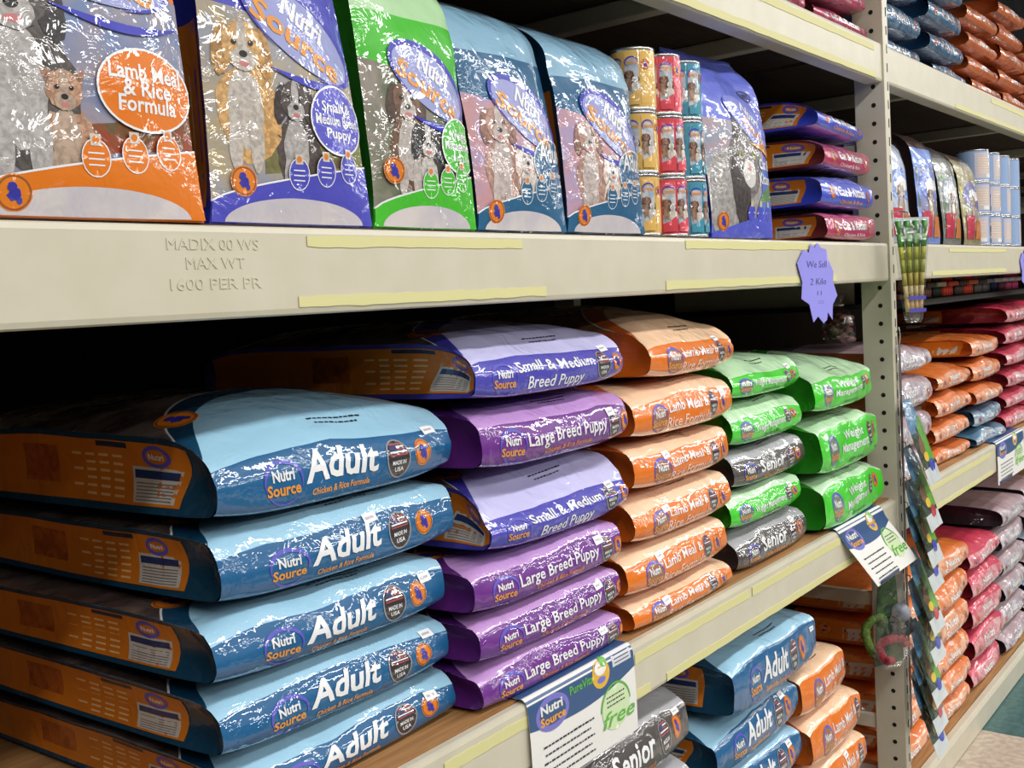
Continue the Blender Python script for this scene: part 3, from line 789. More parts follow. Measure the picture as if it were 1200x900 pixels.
for b in (0, 1, 2):
    x0, x1 = XP[b]+PW+.001, XP[b+1]-.001
    for tn, (z0, z1) in TIERS.items():
        if tn == 'base':
            pr_ = [(.05, z0), (.004, z0), (0, z0+.006), (0, z1-.012), (.004, z1-.003), (.012, z1), (.03, z1), (.032, z1-.01), (.05, z1-.01)]
        else: pr_ = beam_profile(z0, z1)
        n = len(pr_)
        V = [(x, y, z) for x in (x0, x1) for y, z in pr_]
        F = [(i, (i+1) % n, n+(i+1) % n, n+i) for i in range(n)]+[tuple(range(n))[::-1], tuple(range(n, 2*n))]
        m = MB(); m.add(V, F, BEAM, False)
        if (b, tn) == (0, 'mid'):
            # embossed load plate wording, same enamel
            for s, xa, xb, zz, hh in (('MADIX 00 WS', .705, .830, 1.680, .0125), ('MAX WT', .728, .808, 1.659, .0125), ('1600 PER PR', .706, .830, 1.636, .0125)):
                V_, F_ = text_raw(s, 0.0, 0.0, 0.03, 3)
                V_ = V_.copy(); lo, hi = V_[:, 0].min(), V_[:, 0].max(); bz = V_[:, 1].min(); hz = V_[:, 1].max()-bz
                P_ = np.stack([xa+(V_[:, 0]-lo)/(hi-lo)*(xb-xa), -.0006-V_[:, 2]/.03*.0006+.0002, zz+(V_[:, 1]-bz)/hz*hh], 1)
                m.add(P_, F_, BEAM, False)
        bo = unit_part(m, 'shelf_beam')
        for tx0, tx1, tz0, tz1 in TAPES.get((b, tn), []):
            t_ = MB(); rnd = random.Random(int(tx0*100)); k = 24
            top = [(tx0+(tx1-tx0)*i/k, tz1+rnd.uniform(-.0012, .0008)) for i in range(k+1)]
            botm = [(tx0+(tx1-tx0)*i/k, tz0+rnd.uniform(-.0008, .0012)) for i in range(k+1)]
            V = [(x, -.0012, z) for x, z in top]+[(x, -.0012, z) for x, z in botm]+[(x, 0.0002, z) for x, z in top]+[(x, .0002, z) for x, z in botm]
            o_ = k+1
            F = [(i, i+1, o_+i+1, o_+i) for i in range(k)]+[(2*o_+i, 2*o_+i+1, i+1, i) for i in range(k)]+[(o_+i, o_+i+1, 3*o_+i+1, 3*o_+i) for i in range(k)]
            t_.add(V, F, TAPE, False); to = t_.build('tape_strip', bo, True); to['label'] = 'yellowed paper tape strip'
        # rear beam, deck, cross rails
        m = MB(); V, F = box_vf(x0, x1, DEPTH-.045, DEPTH, max(z0, z1-.09), z1-.012); m.add(V, F, BEAM, False); unit_part(m, 'rear_beam')
        m = MB(); V, F = box_vf(x0, x1, .0205 if tn != 'base' else .033, DEPTH-.005, z1-.0115, z1+.003, 0.0); m.add(V, F, WOOD if tn in ('low', 'base') else SHADED_DECK, False); unit_part(m, 'deck_board')
        if tn != 'base':
            for rx in (x0+.45, x0+1.2, x0+1.98, x0+2.78, x0+3.3) if b == 0 else (x0+.6, x0+1.85, x0+3.0):
                m = MB(); V, F = box_vf(rx, rx+.04, .046, DEPTH-.046, z1-.055, z1-.0125, .004); m.add(V, F, BEAM, False); unit_part(m, 'cross_rail')
for xp in XP:
    for y0, y1 in ((-.004, .078), (DEPTH-.08, DEPTH)):
        m = MB()
        ht = 2.75
        V, F = box_vf(xp, xp+.004, y0, y1, 0, ht); m.add(V, F, BEAM, False)
        V, F = box_vf(xp+.0005, xp+PW, y0-.001, y0+.004, 0, ht); m.add(V, F, BEAM, False)
        V, F = box_vf(xp+.0005, xp+.03, y1-.004, y1+.001, 0, ht); m.add(V, F, BEAM, False)
        if y0 < 0:
            z = .06
            while z < ht:
                c = np.linspace(0, 2*math.pi, 13)[:-1]
                V = [(xp-.0006, .026+.0065*math.cos(t), z+.0065*math.sin(t)) for t in c]
                m.add(V, [tuple(range(12))], HOLE, False)
                V, F = box_vf(xp+.026, xp+.031, y0-.0018, y0-.0005, z-.012, z+.012); m.add(V, F, HOLE, False)
                z += .0508 if z < 1e9 else 0
        unit_part(m, 'upright', False)
    for bz in (.29, .66, 1.3, 1.95, 2.5):
        m = MB(); V, F = box_vf(xp+.006, xp+.026, .076, DEPTH-.078, bz, bz+.04, .003); m.add(V, F, BEAM, False); unit_part(m, 'side_brace')
m = MB(); V, F = box_vf(XP[0], XP[3], DEPTH+.002, DEPTH+.014, .0, 2.75); m.add(V, F, DARKBOARD, False); unit_part(m, 'back_board')

# ================================================================ GOODS: front bay, shelf at z .98
DK = .984
order = ['topmost', 'second', 'third', 'fourth', 'fifth', 'sixth']
def stack(rows, name, cat, group, labels, L=.66, **kw):
    for i, r in enumerate(rows):
        d = dict(kw); d.update(r.get('kw', {}))
        lying_bag(name, labels[i], cat, group, r['s'], r['W'], r['H'], r.get('L', L), (r['x']+r['W']/2, r['y'], r['z']), r.get('rz', 0.0), r['seed'], **d)
stack([
 dict(s='adult', W=.435, H=.124, x=.787, y=.058, z=1.352, seed=11, kw=dict(bandfrac=.63, a=.085, crown=.022, sticker=(.91, .99))),
 dict(s='adult', W=.435, H=.100, x=.785, y=.058, z=1.251, seed=12, rz=-.01, kw=dict(bandfrac=.70, a=.045, sticker=(.60, .94))),
 dict(s='adult', W=.432, H=.090, x=.760, y=.056, z=1.157, seed=13, rz=.012, kw=dict(bandfrac=.76, a=.038, tiltx=-.02, sticker=(.90, .86))),
 dict(s='adult', W=.428, H=.086, x=.765, y=.058, z=1.067, seed=14, rz=.008, kw=dict(bandfrac=.76, a=.045, tiltx=-.015, sticker=(.90, 1.06))),
 dict(s='adult', W=.425, H=.079, x=.775, y=.060, z=DK+.001, seed=15, kw=dict(bandfrac=.70, a=.05, sticker=(.88, .86)))],
 'dog_food_bag', 'dog food bag', 'teal adult bags in the front left stack',
 ['puffed teal adult bag on top of the front left stack, wide pale blue top',
  'teal adult dog food bag second from top of the front left stack',
  'teal adult dog food bag in the middle of the five-bag front left stack',
  'teal adult dog food bag fourth from top of the front left stack',
  'teal adult bag at the bottom of the front left stack'], L=.72)
stack([
 dict(s='small', W=.420, H=.108, x=1.239, y=.017, z=1.452, seed=21, kw=dict(bandfrac=.62, a=.09, crown=.022, sticker=(.88, 1.0))),
 dict(s='large', W=.420, H=.106, x=1.243, y=.017, z=1.344, seed=22, kw=dict(bandfrac=.74, a=.055, sticker=(.86, .82))),
 dict(s='small', W=.408, H=.124, x=1.250, y=.017, z=1.215, seed=23, kw=dict(bandfrac=.45, a=.10, sticker=(.88, .92))),
 dict(s='large', W=.422, H=.080, x=1.205, y=.017, z=1.132, seed=24, kw=dict(bandfrac=.78, a=.035, sticker=(.82, .84))),
 dict(s='large', W=.408, H=.074, x=1.210, y=.017, z=1.056, seed=25, kw=dict(bandfrac=.78, a=.035, sticker=(.82, .86))),
 dict(s='large', W=.405, H=.069, x=1.206, y=.017, z=DK+.001, seed=26, kw=dict(bandfrac=.80, a=.035, sticker=(.84, .80)))],
 'dog_food_bag', 'dog food bag', 'puppy food bags in the second stack',
 ['lavender-topped blue small breed puppy food bag on top of the second stack',
  'purple large breed puppy food bag between two lavender-blue ones',
  'thick lavender-topped blue puppy food bag wedged between purple bags in the second stack',
  'purple puppy food bag just under the lower lavender-blue bag',
  'purple puppy food bag second from the bottom of the second stack',
  'purple puppy food bag at the bottom of the second stack, by the hanging sign'])
stack([
 dict(s='lamb', W=.385, H=.112, x=1.745, y=.020, z=1.440, seed=31, rz=.05, kw=dict(bandfrac=.62, a=.08, crown=.035, sticker=(.82, 1.02))),
 dict(s='lamb', W=.405, H=.104, x=1.674, y=.012, z=1.335, seed=32, kw=dict(bandfrac=.72, a=.05, sticker=(.90, .84))),
 dict(s='lamb', W=.390, H=.092, x=1.670, y=.012, z=1.240, seed=33, kw=dict(bandfrac=.74, a=.045, sticker=(.30, .92))),
 dict(s='lamb', W=.400, H=.094, x=1.657, y=.012, z=1.143, seed=34, kw=dict(bandfrac=.70, a=.05, sticker=(.30, .84))),
 dict(s='lamb', W=.410, H=.090, x=1.624, y=.012, z=1.052, seed=35, kw=dict(bandfrac=.74, a=.045, sticker=(.30, .92))),
 dict(s='lamb', W=.405, H=.062, x=1.640, y=.012, z=DK+.001, seed=36, kw=dict(bandfrac=.76, a=.04, sticker=(.30, .80)))],
 'dog_food_bag', 'dog food bag', 'orange lamb bags in the third stack',
 ['plump orange lamb dog food bag on top of the orange stack',
  'orange lamb dog food bag second from top of the orange stack',
  'orange lamb dog food bag third from top of the orange stack',
  'orange lamb dog food bag fourth from top of the orange stack',
  'orange lamb dog food bag second from the bottom of the orange stack',
  'orange lamb dog food bag at the bottom of the orange stack'])
stack([
 dict(s='green', W=.370, H=.090, x=2.110, y=.027, z=1.362, seed=41, kw=dict(bandfrac=.62, a=.07, crown=.02, sticker=(.86, 1.05))),
 dict(s='green', W=.385, H=.100, x=2.095, y=.025, z=1.260, seed=42, kw=dict(bandfrac=.66, a=.055, sticker=None)),
 dict(s='senior', W=.390, H=.090, x=2.100, y=.025, z=1.168, seed=43, kw=dict(bandfrac=.70, a=.045, sticker=None)),
 dict(s='green', W=.385, H=.084, x=2.078, y=.025, z=1.083, seed=44, kw=dict(bandfrac=.72, a=.04, sticker=(.84, .96))),
 dict(s='senior', W=.390, H=.096, x=2.098, y=.025, z=DK+.001, seed=45, kw=dict(bandfrac=.70, a=.06, sticker=(.80, 1.0)))],
 'dog_food_bag', 'dog food bag', 'mixed green and grey bags in the fourth stack',
 ['lime green bag on top of the green and grey stack, beside plump orange bag',
  'lime green dog food bag just above the upper grey senior bag',
  'dark grey senior bag in the middle of the green and grey stack',
  'lime green dog food bag sandwiched between two grey senior bags',
  'dark grey senior bag at the bottom of the green and grey stack'])
stack([
 dict(s='green', W=.445, H=.125, x=2.510, y=.006, z=1.284, seed=51, rz=.015, kw=dict(bandfrac=.68, a=.10, crown=.028, sticker=None, amp=1.6)),
 dict(s='green', W=.455, H=.148, x=2.515, y=.003, z=1.127, seed=52, rz=.02, kw=dict(bandfrac=.86, a=.05, sticker=None, amp=1.5)),
 dict(s='green', W=.460, H=.140, x=2.528, y=.002, z=DK+.001, seed=53, rz=.02, kw=dict(bandfrac=.84, a=.06, sticker=None, amp=1.5))],
 'dog_food_bag', 'dog food bag', 'thick lime green bags beside the upright',
 ['thick lime green bag on top of three beside the perforated upright',
  'thick lime green bag in the middle of three beside the perforated upright',
  'thick lime green bag at the bottom beside the upright, above a hanging sign'])
# ================================================================ standing bags on the mid shelf
MZ = 1.7115
LAMB = dict(top=(70, 84, 150), band=(224, 118, 10), side=(40, 48, 120), topz=.6, panel=True,
   print=art((112, 130, 170), (150, 140, 150), (224, 118, 10), (226, 118, 8), [('Lamb Meal', .017, .78), ('& Rice', .017, .52), ('Formula', .017, .62)],
   [(.22, .215, .072, (70, 64, 62), (40, 36, 38), (190, 184, 182), 1), (.39, .125, .038, (158, 120, 96), (120, 84, 66), (190, 164, 144), 9, 'up')],
   lz=.262, ov=(.765, .137, .235, .043), low2=((150, 60, 24), (90, 74, 30), 60), logo_rot=-.12, mz=.024, lx=.55))
SMALLP = dict(top=(72, 78, 190), band=(74, 74, 186), side=(44, 48, 150), topz=.62, panel=True,
   print=art((176, 158, 120), (150, 150, 160), (74, 74, 186), (86, 86, 196), [('Small &', .013, .6), ('Medium Breed', .013, .85), ('Puppy', .013, .5)],
   [(.21, .205, .056, (176, 136, 84), (140, 104, 56), (206, 196, 186), 2), (.50, .148, .046, (64, 54, 52), (44, 36, 36), (186, 180, 178), 12)],
   lz=.236, ov=(.80, .133, .20, .043), low2=((120, 130, 60), (110, 90, 70), 50)))
WEIGHT = dict(top=(176, 216, 166), band=(66, 186, 36), side=(52, 150, 30), topz=.62,
   print=art((150, 140, 130), (86, 100, 70), (66, 186, 36), (66, 190, 40), [('Weight', .014, .55), ('Management', .014, .86), ('Chicken & Rice', .007, .6)],
   [(.33, .172, .050, (96, 68, 50), (60, 42, 34), (200, 190, 184), 3), (.50, .122, .047, (44, 40, 40), (30, 28, 30), (210, 204, 198), 13)],
   lz=.205, ov=(.86, .120, .22, .040), low2=((50, 80, 36), (40, 50, 30), 40), mz=.078))
ADULTS = dict(top=(136, 178, 204), band=(24, 92, 134), side=(18, 64, 96), topz=.60, panel=True,
   print=art((196, 146, 150), (170, 150, 186), (24, 92, 134), (22, 90, 134), [('Adult', .030, .72), ('Chicken & Rice', .008, .6)],
   [(.26, .160, .052, (150, 116, 104), (116, 84, 74), (206, 190, 186), 4), (.53, .112, .044, (206, 192, 188), (186, 166, 160), (222, 212, 208), 14)],
   lz=.185, ov=(.86, .110, .25, .040), low2=((110, 140, 60), (150, 170, 80), 60), mz=.03))
def cat_print(pr, W, H):
    pr.p(wave(0, W*.86, lambda t: .03)+[(W*.86, H*.6), (0, H*.62)], film((150, 156, 176), (186, 150, 150), 20), 1)
    m = film((96, 90, 90), (140, 134, 132), 120); d = film((52, 46, 48), (80, 70, 68), 120)
    pr.p(ell(W*.32, .09, W*.40, .10, 0, 34, .05, 1), film((176, 172, 170), (140, 134, 132), 100), 2)
    pr.p(ell(W*.52, .16, W*.26, .075, .1, 32, .05, 2), m, 3)
    pr.p([(W*.33, .21), (W*.40, .275), (W*.50, .215)], d, 4); pr.p([(W*.58, .215), (W*.70, .265), (W*.74, .19)], d, 4)
    pr.p(ell(W*.42, .10, W*.13, .085, .2, 24, .06, 3), d, 4)
    pr.p(ell(W*.55, .138, W*.11, .03, 0, 20, .05, 4), film((214, 208, 204)), 5)
    pr.p(ell(W*.55, .150, W*.035, .008), film((170, 110, 110)), 6)
    for q in (-1, 1):
        pr.p(ell(W*(.55+q*.11), .178, W*.035, .010), film((150, 160, 80)), 5); pr.p(ell(W*(.55+q*.11), .178, W*.012, .010), BLACK, 6)
    pr.p(wave(0, W, lambda t: .012+.05*t)+[(W, .002), (0, .002)], film((84, 92, 206)), 8)
    pr.p(rect(W*.78, W, .03, .16), film((84, 120, 210)), 7)
    pr.p([(W*.70, .075), (W, .085), (W, .12), (W*.8, .10)], film((70, 130, 70), (120, 150, 90), 50), 8)
    mascot(pr, W*.15, .035, .04, .04, 9)
    pr.t('Cat &', W*.74, W*.99, .150, .024, WHITE, 10, bold=.03); pr.t('Kitten', W*.72, W*1.0, .118, .024, WHITE, 10, bold=.03)
    c = (W*.70, .245)
    pr.put(rot2(poly(ell(c[0], c[1], W*.42, .036), pr.step), *c, -.5), film((120, 128, 214)), 8)
    pr.put(rot2(text('Nutri', c[0]-W*.2, c[0]+W*.1, c[1]+.006, .022, bold=.03, step=pr.step), *c, -.5), WHITE, 10)
    pr.put(rot2(text('Source', c[0]-W*.16, c[0]+W*.3, c[1]-.02, .022, bold=.03, step=pr.step), *c, -.5), GOLD, 10)
    pr.p([(W*.6, .205), (W, .18), (W, .195), (W*.8, .205)], film((226, 150, 50)), 9)
    for k in (.58, .74, .9): pr.p(ell(W*k, .055, .015, .018), film((70, 78, 196)), 10); pr.p(rect(W*k-.006, W*k+.006, .068, .08), film((200, 190, 160)), 11)
    pr.put(ring2d(W*.78, .315, .024, .013, .003, 20), INK, 3); pr.t('LIFE', W*.78-.017, W*.78+.017, .309, .012, INK, 3)
CATB = dict(top=(104, 116, 214), band=(90, 104, 214), side=(50, 62, 170), topz=.02, print=cat_print)
SG = 'upright bags along the middle shelf'
standing_bag('standing_pet_food_bag', 'upright orange lamb and rice dog food bag, leftmost on the middle shelf', 'dog food bag', SG, .258, .10, .50, (.634, .018, MZ), 101, LAMB, rz=-.02, lean=.05)
standing_bag('standing_pet_food_bag', 'upright blue-violet puppy food bag with a beagle, second on the middle shelf', 'dog food bag', SG, .250, .11, .50, (.910, .022, MZ), 102, SMALLP, lean=.05, taper=.18)
standing_bag('standing_pet_food_bag', 'upright lime green weight management dog food bag on the middle shelf', 'dog food bag', SG, .206, .10, .48, (1.152, .022, MZ), 103, WEIGHT, lean=.05)
standing_bag('standing_pet_food_bag', 'upright teal adult dog food bag beside the lime green upright bag', 'dog food bag', SG, .226, .10, .46, (1.380, .022, MZ), 104, ADULTS, lean=.07, flop=.17)
standing_bag('standing_pet_food_bag', 'upright teal adult dog food bag beside the food cans', 'dog food bag', SG, .246, .10, .44, (1.628, .022, MZ+.001), 105, ADULTS, lean=.04, flop=.15)
standing_bag('standing_pet_food_bag', 'upright periwinkle cat food bag with a grey kitten, right of the cans', 'cat food bag', SG, .250, .05, .405, (2.176, .022, MZ), 106, CATB, rz=-.08, lean=.03, flop=.04, taper=-.12)
# cans
METAL = plain((190, 190, 192), .25, .9, name='tin')
def can(label, group, base, side, x, y, z, rz, r=.042, h=.1165, seed=0):
    root = thing('food_can', label, 'can', (x, y, z), rz, group)
    n = 40; th = np.linspace(0, 2*math.pi, n+1); zs = np.array([.006, .012, h*.5, h-.012, h-.006])
    P = np.zeros((len(zs), n+1, 3)); P[:, :, 0] = r*np.sin(th)[None]; P[:, :, 1] = -r*np.cos(th)[None]; P[:, :, 2] = zs[:, None]
    sh = Sheet(th, zs, P)
    if (sh.N[2, 0]@np.array([0, -1, 0])) < 0: sh.N = -sh.N
    mb = MB(); mb.add(P.reshape(-1, 3), sh.faces(), film(base, None, 30, .1))
    pr = Printer(mb, sh, lambda x, y: np.mod(x/r, 2*math.pi), lambda x, y: y, .012)
    c0 = math.pi*r      # opposite side
    for off in (0.0,):
        x1 = 2*math.pi*r
        # scenes laid around the label: back half ingredients panel, front half picture
        pr.p(rect(r*3.9, r*5.35, .012, h-.012), film(side, None, 30, .1), 1)
        for k in range(7): pr.p(rect(r*4.1, r*5.15, .03+.009*k, .0335+.009*k), film((246, 214, 170)), 2)
        pr.p(rect(r*4.7, r*5.2, .014, .028), WHITE, 2)
        for k in (0.05, 5.6):
            a = r*k
            pr.p(rect(a, a+.026, .010, h-.010), film((206, 204, 208), (150, 170, 190), 60), 1)
            pr.p(rect(a, a+.026, .094, h-.010), film(base), 2)
            dog(pr, a+.008, .066, .0125, (120, 80, 60), (70, 46, 40), (170, 140, 120), L=3, seed=seed); dog(pr, a+.019, .056, .011, (206, 198, 192), (60, 50, 48), (222, 216, 210), L=4, seed=seed+1)
            pr.p([(a, .010), (a+.026, .010), (a+.026, .040), (a+.013, .030), (a, .026)], film(base), 12)
            pr.put(ring2d(a+.013, .088, .012, .010, .003, 18, a0=0, a1=4, taper=True), film((60, 60, 176)), 3)
            pr.t('Source', a+.002, a+.025, .084, .008, GOLD, 4, bold=.03)
        pr.p(rect(r*.75, r*1.5, .012, h-.012), film(base), 1); mascot(pr, r*1.0, h*.72, .02, .02, 2)
    mb.build('label_wrap', root)
    t = MB(); prof = [(0, h-.004), (r*.90, h-.004), (r*.93, h), (r*1.0, h), (r*1.005, h-.003), (r*.985, h-.007)]
    for pf, zf in ((prof, 1), ([(0, .003), (r*.92, .003), (r*.94, 0), (r*1.0, 0), (r*1.005, .003), (r*.985, .007)], -1)):
        V = [(a*math.sin(q), -a*math.cos(q), z) for a, z in pf for q in th[:-1]]
        F = [(i*n+k, i*n+(k+1) % n, (i+1)*n+(k+1) % n, (i+1)*n+k) for i in range(len(pf)-1) for k in range(n)]
        t.add(V, F, METAL)
        t.build('can_end', root, True); t = MB()
    return root
lev = ['bottom', 'middle', 'top']
for c, (nm, base, side, x, y) in enumerate([('yellow and white', (222, 178, 92), (214, 160, 60), 1.805, .060), ('red', (214, 66, 82), (224, 110, 40), 1.905, .055), ('teal and white', (64, 146, 170), (210, 214, 216), 1.995, .058)]):
    for k in range(3):
        can('%s pet food can, %s of its column of three' % (nm, lev[k]), 'pet food cans in three columns', base, side, x+.002*k*(1 if c == 0 else -1), y, MZ+k*.1172, -.9+.35*c-(.0 if k < 2 else .75)+(.1*k), seed=c*3+k)
# small cat bags lying right of the kitten bag
stack([
 dict(s='catblue', W=.385, H=.090, x=2.64, y=.030, z=1.988, seed=73, rz=.06, kw=dict(bandfrac=.60, a=.14, crown=.01, sticker=None, tiltx=-.02)),
 dict(s='catpink', W=.375, H=.092, x=2.635, y=.012, z=1.891, seed=72, rz=.03, kw=dict(bandfrac=.70, a=.07, sticker=None, tiltx=-.01)),
 dict(s='catblue', W=.370, H=.094, x=2.605, y=.004, z=1.795, seed=71, kw=dict(bandfrac=.80, a=.05, sticker=None)),
 dict(s='catpink', W=.375, H=.080, x=2.62, y=.002, z=MZ+.001, seed=70, kw=dict(bandfrac=.82, a=.05, sticker=None))],
 'cat_food_bag', 'cat food bag', 'cat food bags lying beside the upright',
 ['bright blue cat food bag on top of the lying stack beside the upright', 'crimson cat food bag between two blue ones on the middle shelf',
  'bright blue cat food bag second from the bottom of the small lying stack', 'crimson cat food bag at the bottom of the small stack, on the middle beam'], L=.50, pinch=.02)

# ================================================================ under shelf, front bay
BZ = .0945
def pile(specs, base_z, fill_style, x, y, W, L, grp, hidden):
    pass
def hid(style, n, x, y, W, ztop, L, seed, grp, lab):
    h = (ztop-BZ)/n
    for k in range(n):
        lying_bag('dog_food_bag', lab, 'dog food bag', grp, style, W, h-.009, L, (x+W/2, y, BZ+.001+k*h), 0, seed+k, far=True, sticker=None)
lying_bag('dog_food_bag', 'dark grey senior dog food bag under the lower beam, behind the left hanging sign', 'dog food bag', 'bags below the lower shelf', 'senior', .435, .130, .62, (1.63, .020, .705), 0, 80, bandfrac=.74, a=.08, sticker=(.90, .9))
hid('senior', 5, 1.415, .02, .435, .704, .62, 300, 'grey bags at the foot of the senior stack', 'grey senior bag lower in the stack under the left hanging sign')
lying_bag('dog_food_bag', 'large teal adult dog food bag on top of its stack under the lower beam', 'dog food bag', 'bags below the lower shelf', 'adult', .475, .133, .62, (2.235, .000, .695), .02, 81, bandfrac=.86, a=.05, sticker=(.94, .76))
lying_bag('dog_food_bag', 'teal adult dog food bag second in the stack under the lower beam', 'dog food bag', 'bags below the lower shelf', 'adult', .435, .110, .62, (2.165, .020, .578), 0, 82, bandfrac=.82, a=.08, sticker=(.8, .9))
lying_bag('dog_food_bag', 'teal adult bag third in the stack under the lower beam, partly out of frame', 'dog food bag', 'bags below the lower shelf', 'adult', .435, .110, .62, (2.17, .020, .461), 0, 83, bandfrac=.82, a=.06, sticker=(.84, .86))
hid('adult', 3, 1.955, .02, .435, .459, .62, 310, 'teal bags at the foot of the adult stack', 'teal adult bag low in the stack under the lower beam')
lying_bag('dog_food_bag', 'orange lamb dog food bag on top of its stack under the lower beam', 'dog food bag', 'bags below the lower shelf', 'lamb', .30, .118, .60, (2.545, .02, .555), 0, 84, bandfrac=.88, a=.04, sticker=None)
lying_bag('dog_food_bag', 'orange lamb dog food bag second in the orange stack under the lower beam', 'dog food bag', 'bags below the lower shelf', 'lamb', .345, .119, .60, (2.585, .005, .428), 0, 85, bandfrac=.86, a=.05, sticker=None)
lying_bag('dog_food_bag', 'orange lamb dog food bag third in the orange stack under the lower beam', 'dog food bag', 'bags below the lower shelf', 'lamb', .36, .112, .60, (2.60, .005, .308), 0, 86, bandfrac=.84, a=.05, sticker=(.6, .9))
hid('lamb', 2, 2.42, .02, .36, .306, .60, 320, 'orange bags at the foot of the orange stack', 'orange lamb bag low in the stack under the lower beam')

# ================================================================ far bay
def column(x, W, y, z0, hs, styles, grp, labs, L=.5, seed=400, gap=.008, jit=.008):
    z = z0; rnd = random.Random(seed)
    for k, (h, s_) in enumerate(zip(hs, styles)):
        nm = 'dog_food_bag'
        lying_bag(nm, labs[k], 'dog food bag', grp, s_, W, h-gap, L, (x+W/2+rnd.uniform(-jit, jit), y+rnd.uniform(0, .012), z), rnd.uniform(-.012, .012), seed+k,
                  far=True, sticker=None, bandfrac=rnd.uniform(.68, .8), a=rnd.uniform(.035, .06), amp=1.6, pinch=.035, crown=.01 if k == len(hs)-1 else 0)
        z += h
nth = ['bottom', 'second from bottom', 'third from bottom', 'fourth from bottom', 'fifth from bottom', 'sixth from bottom', 'seventh from bottom']
def labs(colour, where, n):
    cl = colour if isinstance(colour, list) else [colour]*n
    return ['%s dog food bag, %s of the %s' % (cl[k], nth[k] if k < n-1 else 'topmost', where) for k in range(n)]
STYLES['fieldbrown'] = dict(STYLES['fieldsilver'], gus=(150, 78, 40))
FB = 'bags at the foot of the far bay'
column(3.135, .385, .055, BZ+.001, [.09, .10, .11, .11, .10, .10], ['fieldorange']*6, FB, labs('orange foil', 'bottom stack behind the upright', 6), seed=400)
column(3.560, .405, .040, BZ+.001, [.088, .085, .10, .115, .11, .10], ['fieldorange']*6, FB, labs('orange foil', 'bottom stack right of the pouches', 6), seed=410)
column(4.005, .415, .040, BZ+.001, [.105, .115, .11, .11, .10], ['fieldpink']*5, FB, labs('pink foil', 'bottom stack beyond the orange', 5), seed=420)
column(4.455, .400, .040, BZ+.001, [.10, .105, .105, .10, .10, .10], ['fieldsilver']*6, FB, labs('silver foil', 'bottom stack beyond the pink', 6), seed=430)
column(4.900, .400, .040, BZ+.001, [.10, .105, .105, .10, .10, .10], ['fieldsilver', 'deepblue', 'fieldsilver', 'deepblue', 'fieldsilver', 'fieldsilver'], FB, labs(['silver', 'dark blue', 'silver', 'dark blue', 'silver', 'silver'], 'bottom stack at right edge', 6), seed=440)
FL = 'bags on the lower shelf of the far bay'
column(3.150, .420, .030, DK+.001, [.105, .115, .115, .095], ['fieldbrown']*4, FL, labs('silver-pink foil', 'silver stack by the upright', 4), seed=450)
column(3.600, .415, .030, DK+.001, [.070, .085, .090, .090], ['fieldorange']*4, FL, labs('orange foil', 'first orange far-shelf stack', 4), seed=460)
column(4.045, .400, .020, DK+.001, [.070, .080, .085, .090, .085], ['fieldteal', 'fieldteal', 'fieldorange', 'fieldorange', 'fieldorange'], FL, labs(['teal foil', 'teal foil', 'orange foil', 'orange foil', 'orange foil'], 'mixed stack beside red bags', 5), seed=470)
column(4.510, .420, .020, DK+.001, [.085, .085, .085, .085, .085, .085], ['fieldpink']*6, FL, labs('red foil', 'far lower shelf stack', 6), seed=480)
column(4.960, .420, .020, DK+.001, [.085, .085, .085, .085, .085, .085], ['fieldpink']*6, FL, labs('crimson foil', 'last lower shelf stack', 6), seed=490)
FU = 'bags on the top shelf'
TU = 2.2625
column(3.150, .420, .030, TU, [.085, .11, .11, .1], ['deepblue']*4, FU, labs('dark blue', 'top shelf stack by the upright', 4), seed=500)
column(3.660, .420, .030, TU, [.075, .10, .10, .1], ['deepblue']*4, FU, labs('dark blue', 'second blue top shelf stack', 4), seed=510)
column(4.130, .420, .030, TU, [.075, .085, .09, .09], ['deeporange']*4, FU, labs('orange', 'top shelf stack beyond blue ones', 4), seed=520)
column(4.590, .420, .030, TU, [.085, .085, .09, .09, .09], ['deeporange']*5, FU, labs('orange', 'second orange top shelf stack', 5), seed=530)
column(5.050, .420, .030, TU, [.085, .085, .09, .09], ['deeporange']*4, FU, labs('orange', 'last top shelf stack', 4), seed=540)
column(2.640, .395, .020, TU, [.075, .08], ['catpink']*2, FU, labs('crimson cat', 'top shelf pair by the upright', 2), seed=550, L=.45)
column(2.210, .395, .020, TU, [.075, .08], ['catpink']*2, FU, labs('crimson cat', 'top shelf pair further left', 2), seed=555, L=.45)

# ================================================================ far bay, middle shelf and small board
STYLES['fieldbrown'] = dict(STYLES['fieldsilver'], gus=(150, 78, 40))
m = MB(); V, F = box_vf(3.42, XP[2]-.01, .075, 1.0, 1.515, 1.533, .002); m.add(V, F, DARKBOARD, False)
for sx_ in (3.46, 4.9, 6.6):
    V, F = box_vf(sx_, sx_+.02, .25, .9, 1.5325, 1.6035); m.add(V, F, BEAM, False)
unit_part(m, 'hung_board', True)
def far_print(c1, c2, acc):
    def f(pr, W, H):
        pr.p(rect(.03*W, .97*W, .05, H*.55), film(c1, c2, 30), 1)
        pr.p(ell(W*.5, H*.42, W*.42, .05), film(acc), 3); pr.p(ell(W*.5, H*.42, W*.30, .022, .1, 24, .25, 4), WHITE, 4)
        dog(pr, W*.42, .15, .035, (150, 120, 96), (90, 70, 60), (210, 204, 198), L=4, seed=3)
        pr.p(rect(.55*W, .92*W, .02, .085), film((222, 130, 50)), 8); pr.p(rect(.10*W, .46*W, .02, .10), film((196, 40, 70)), 8)
    return f
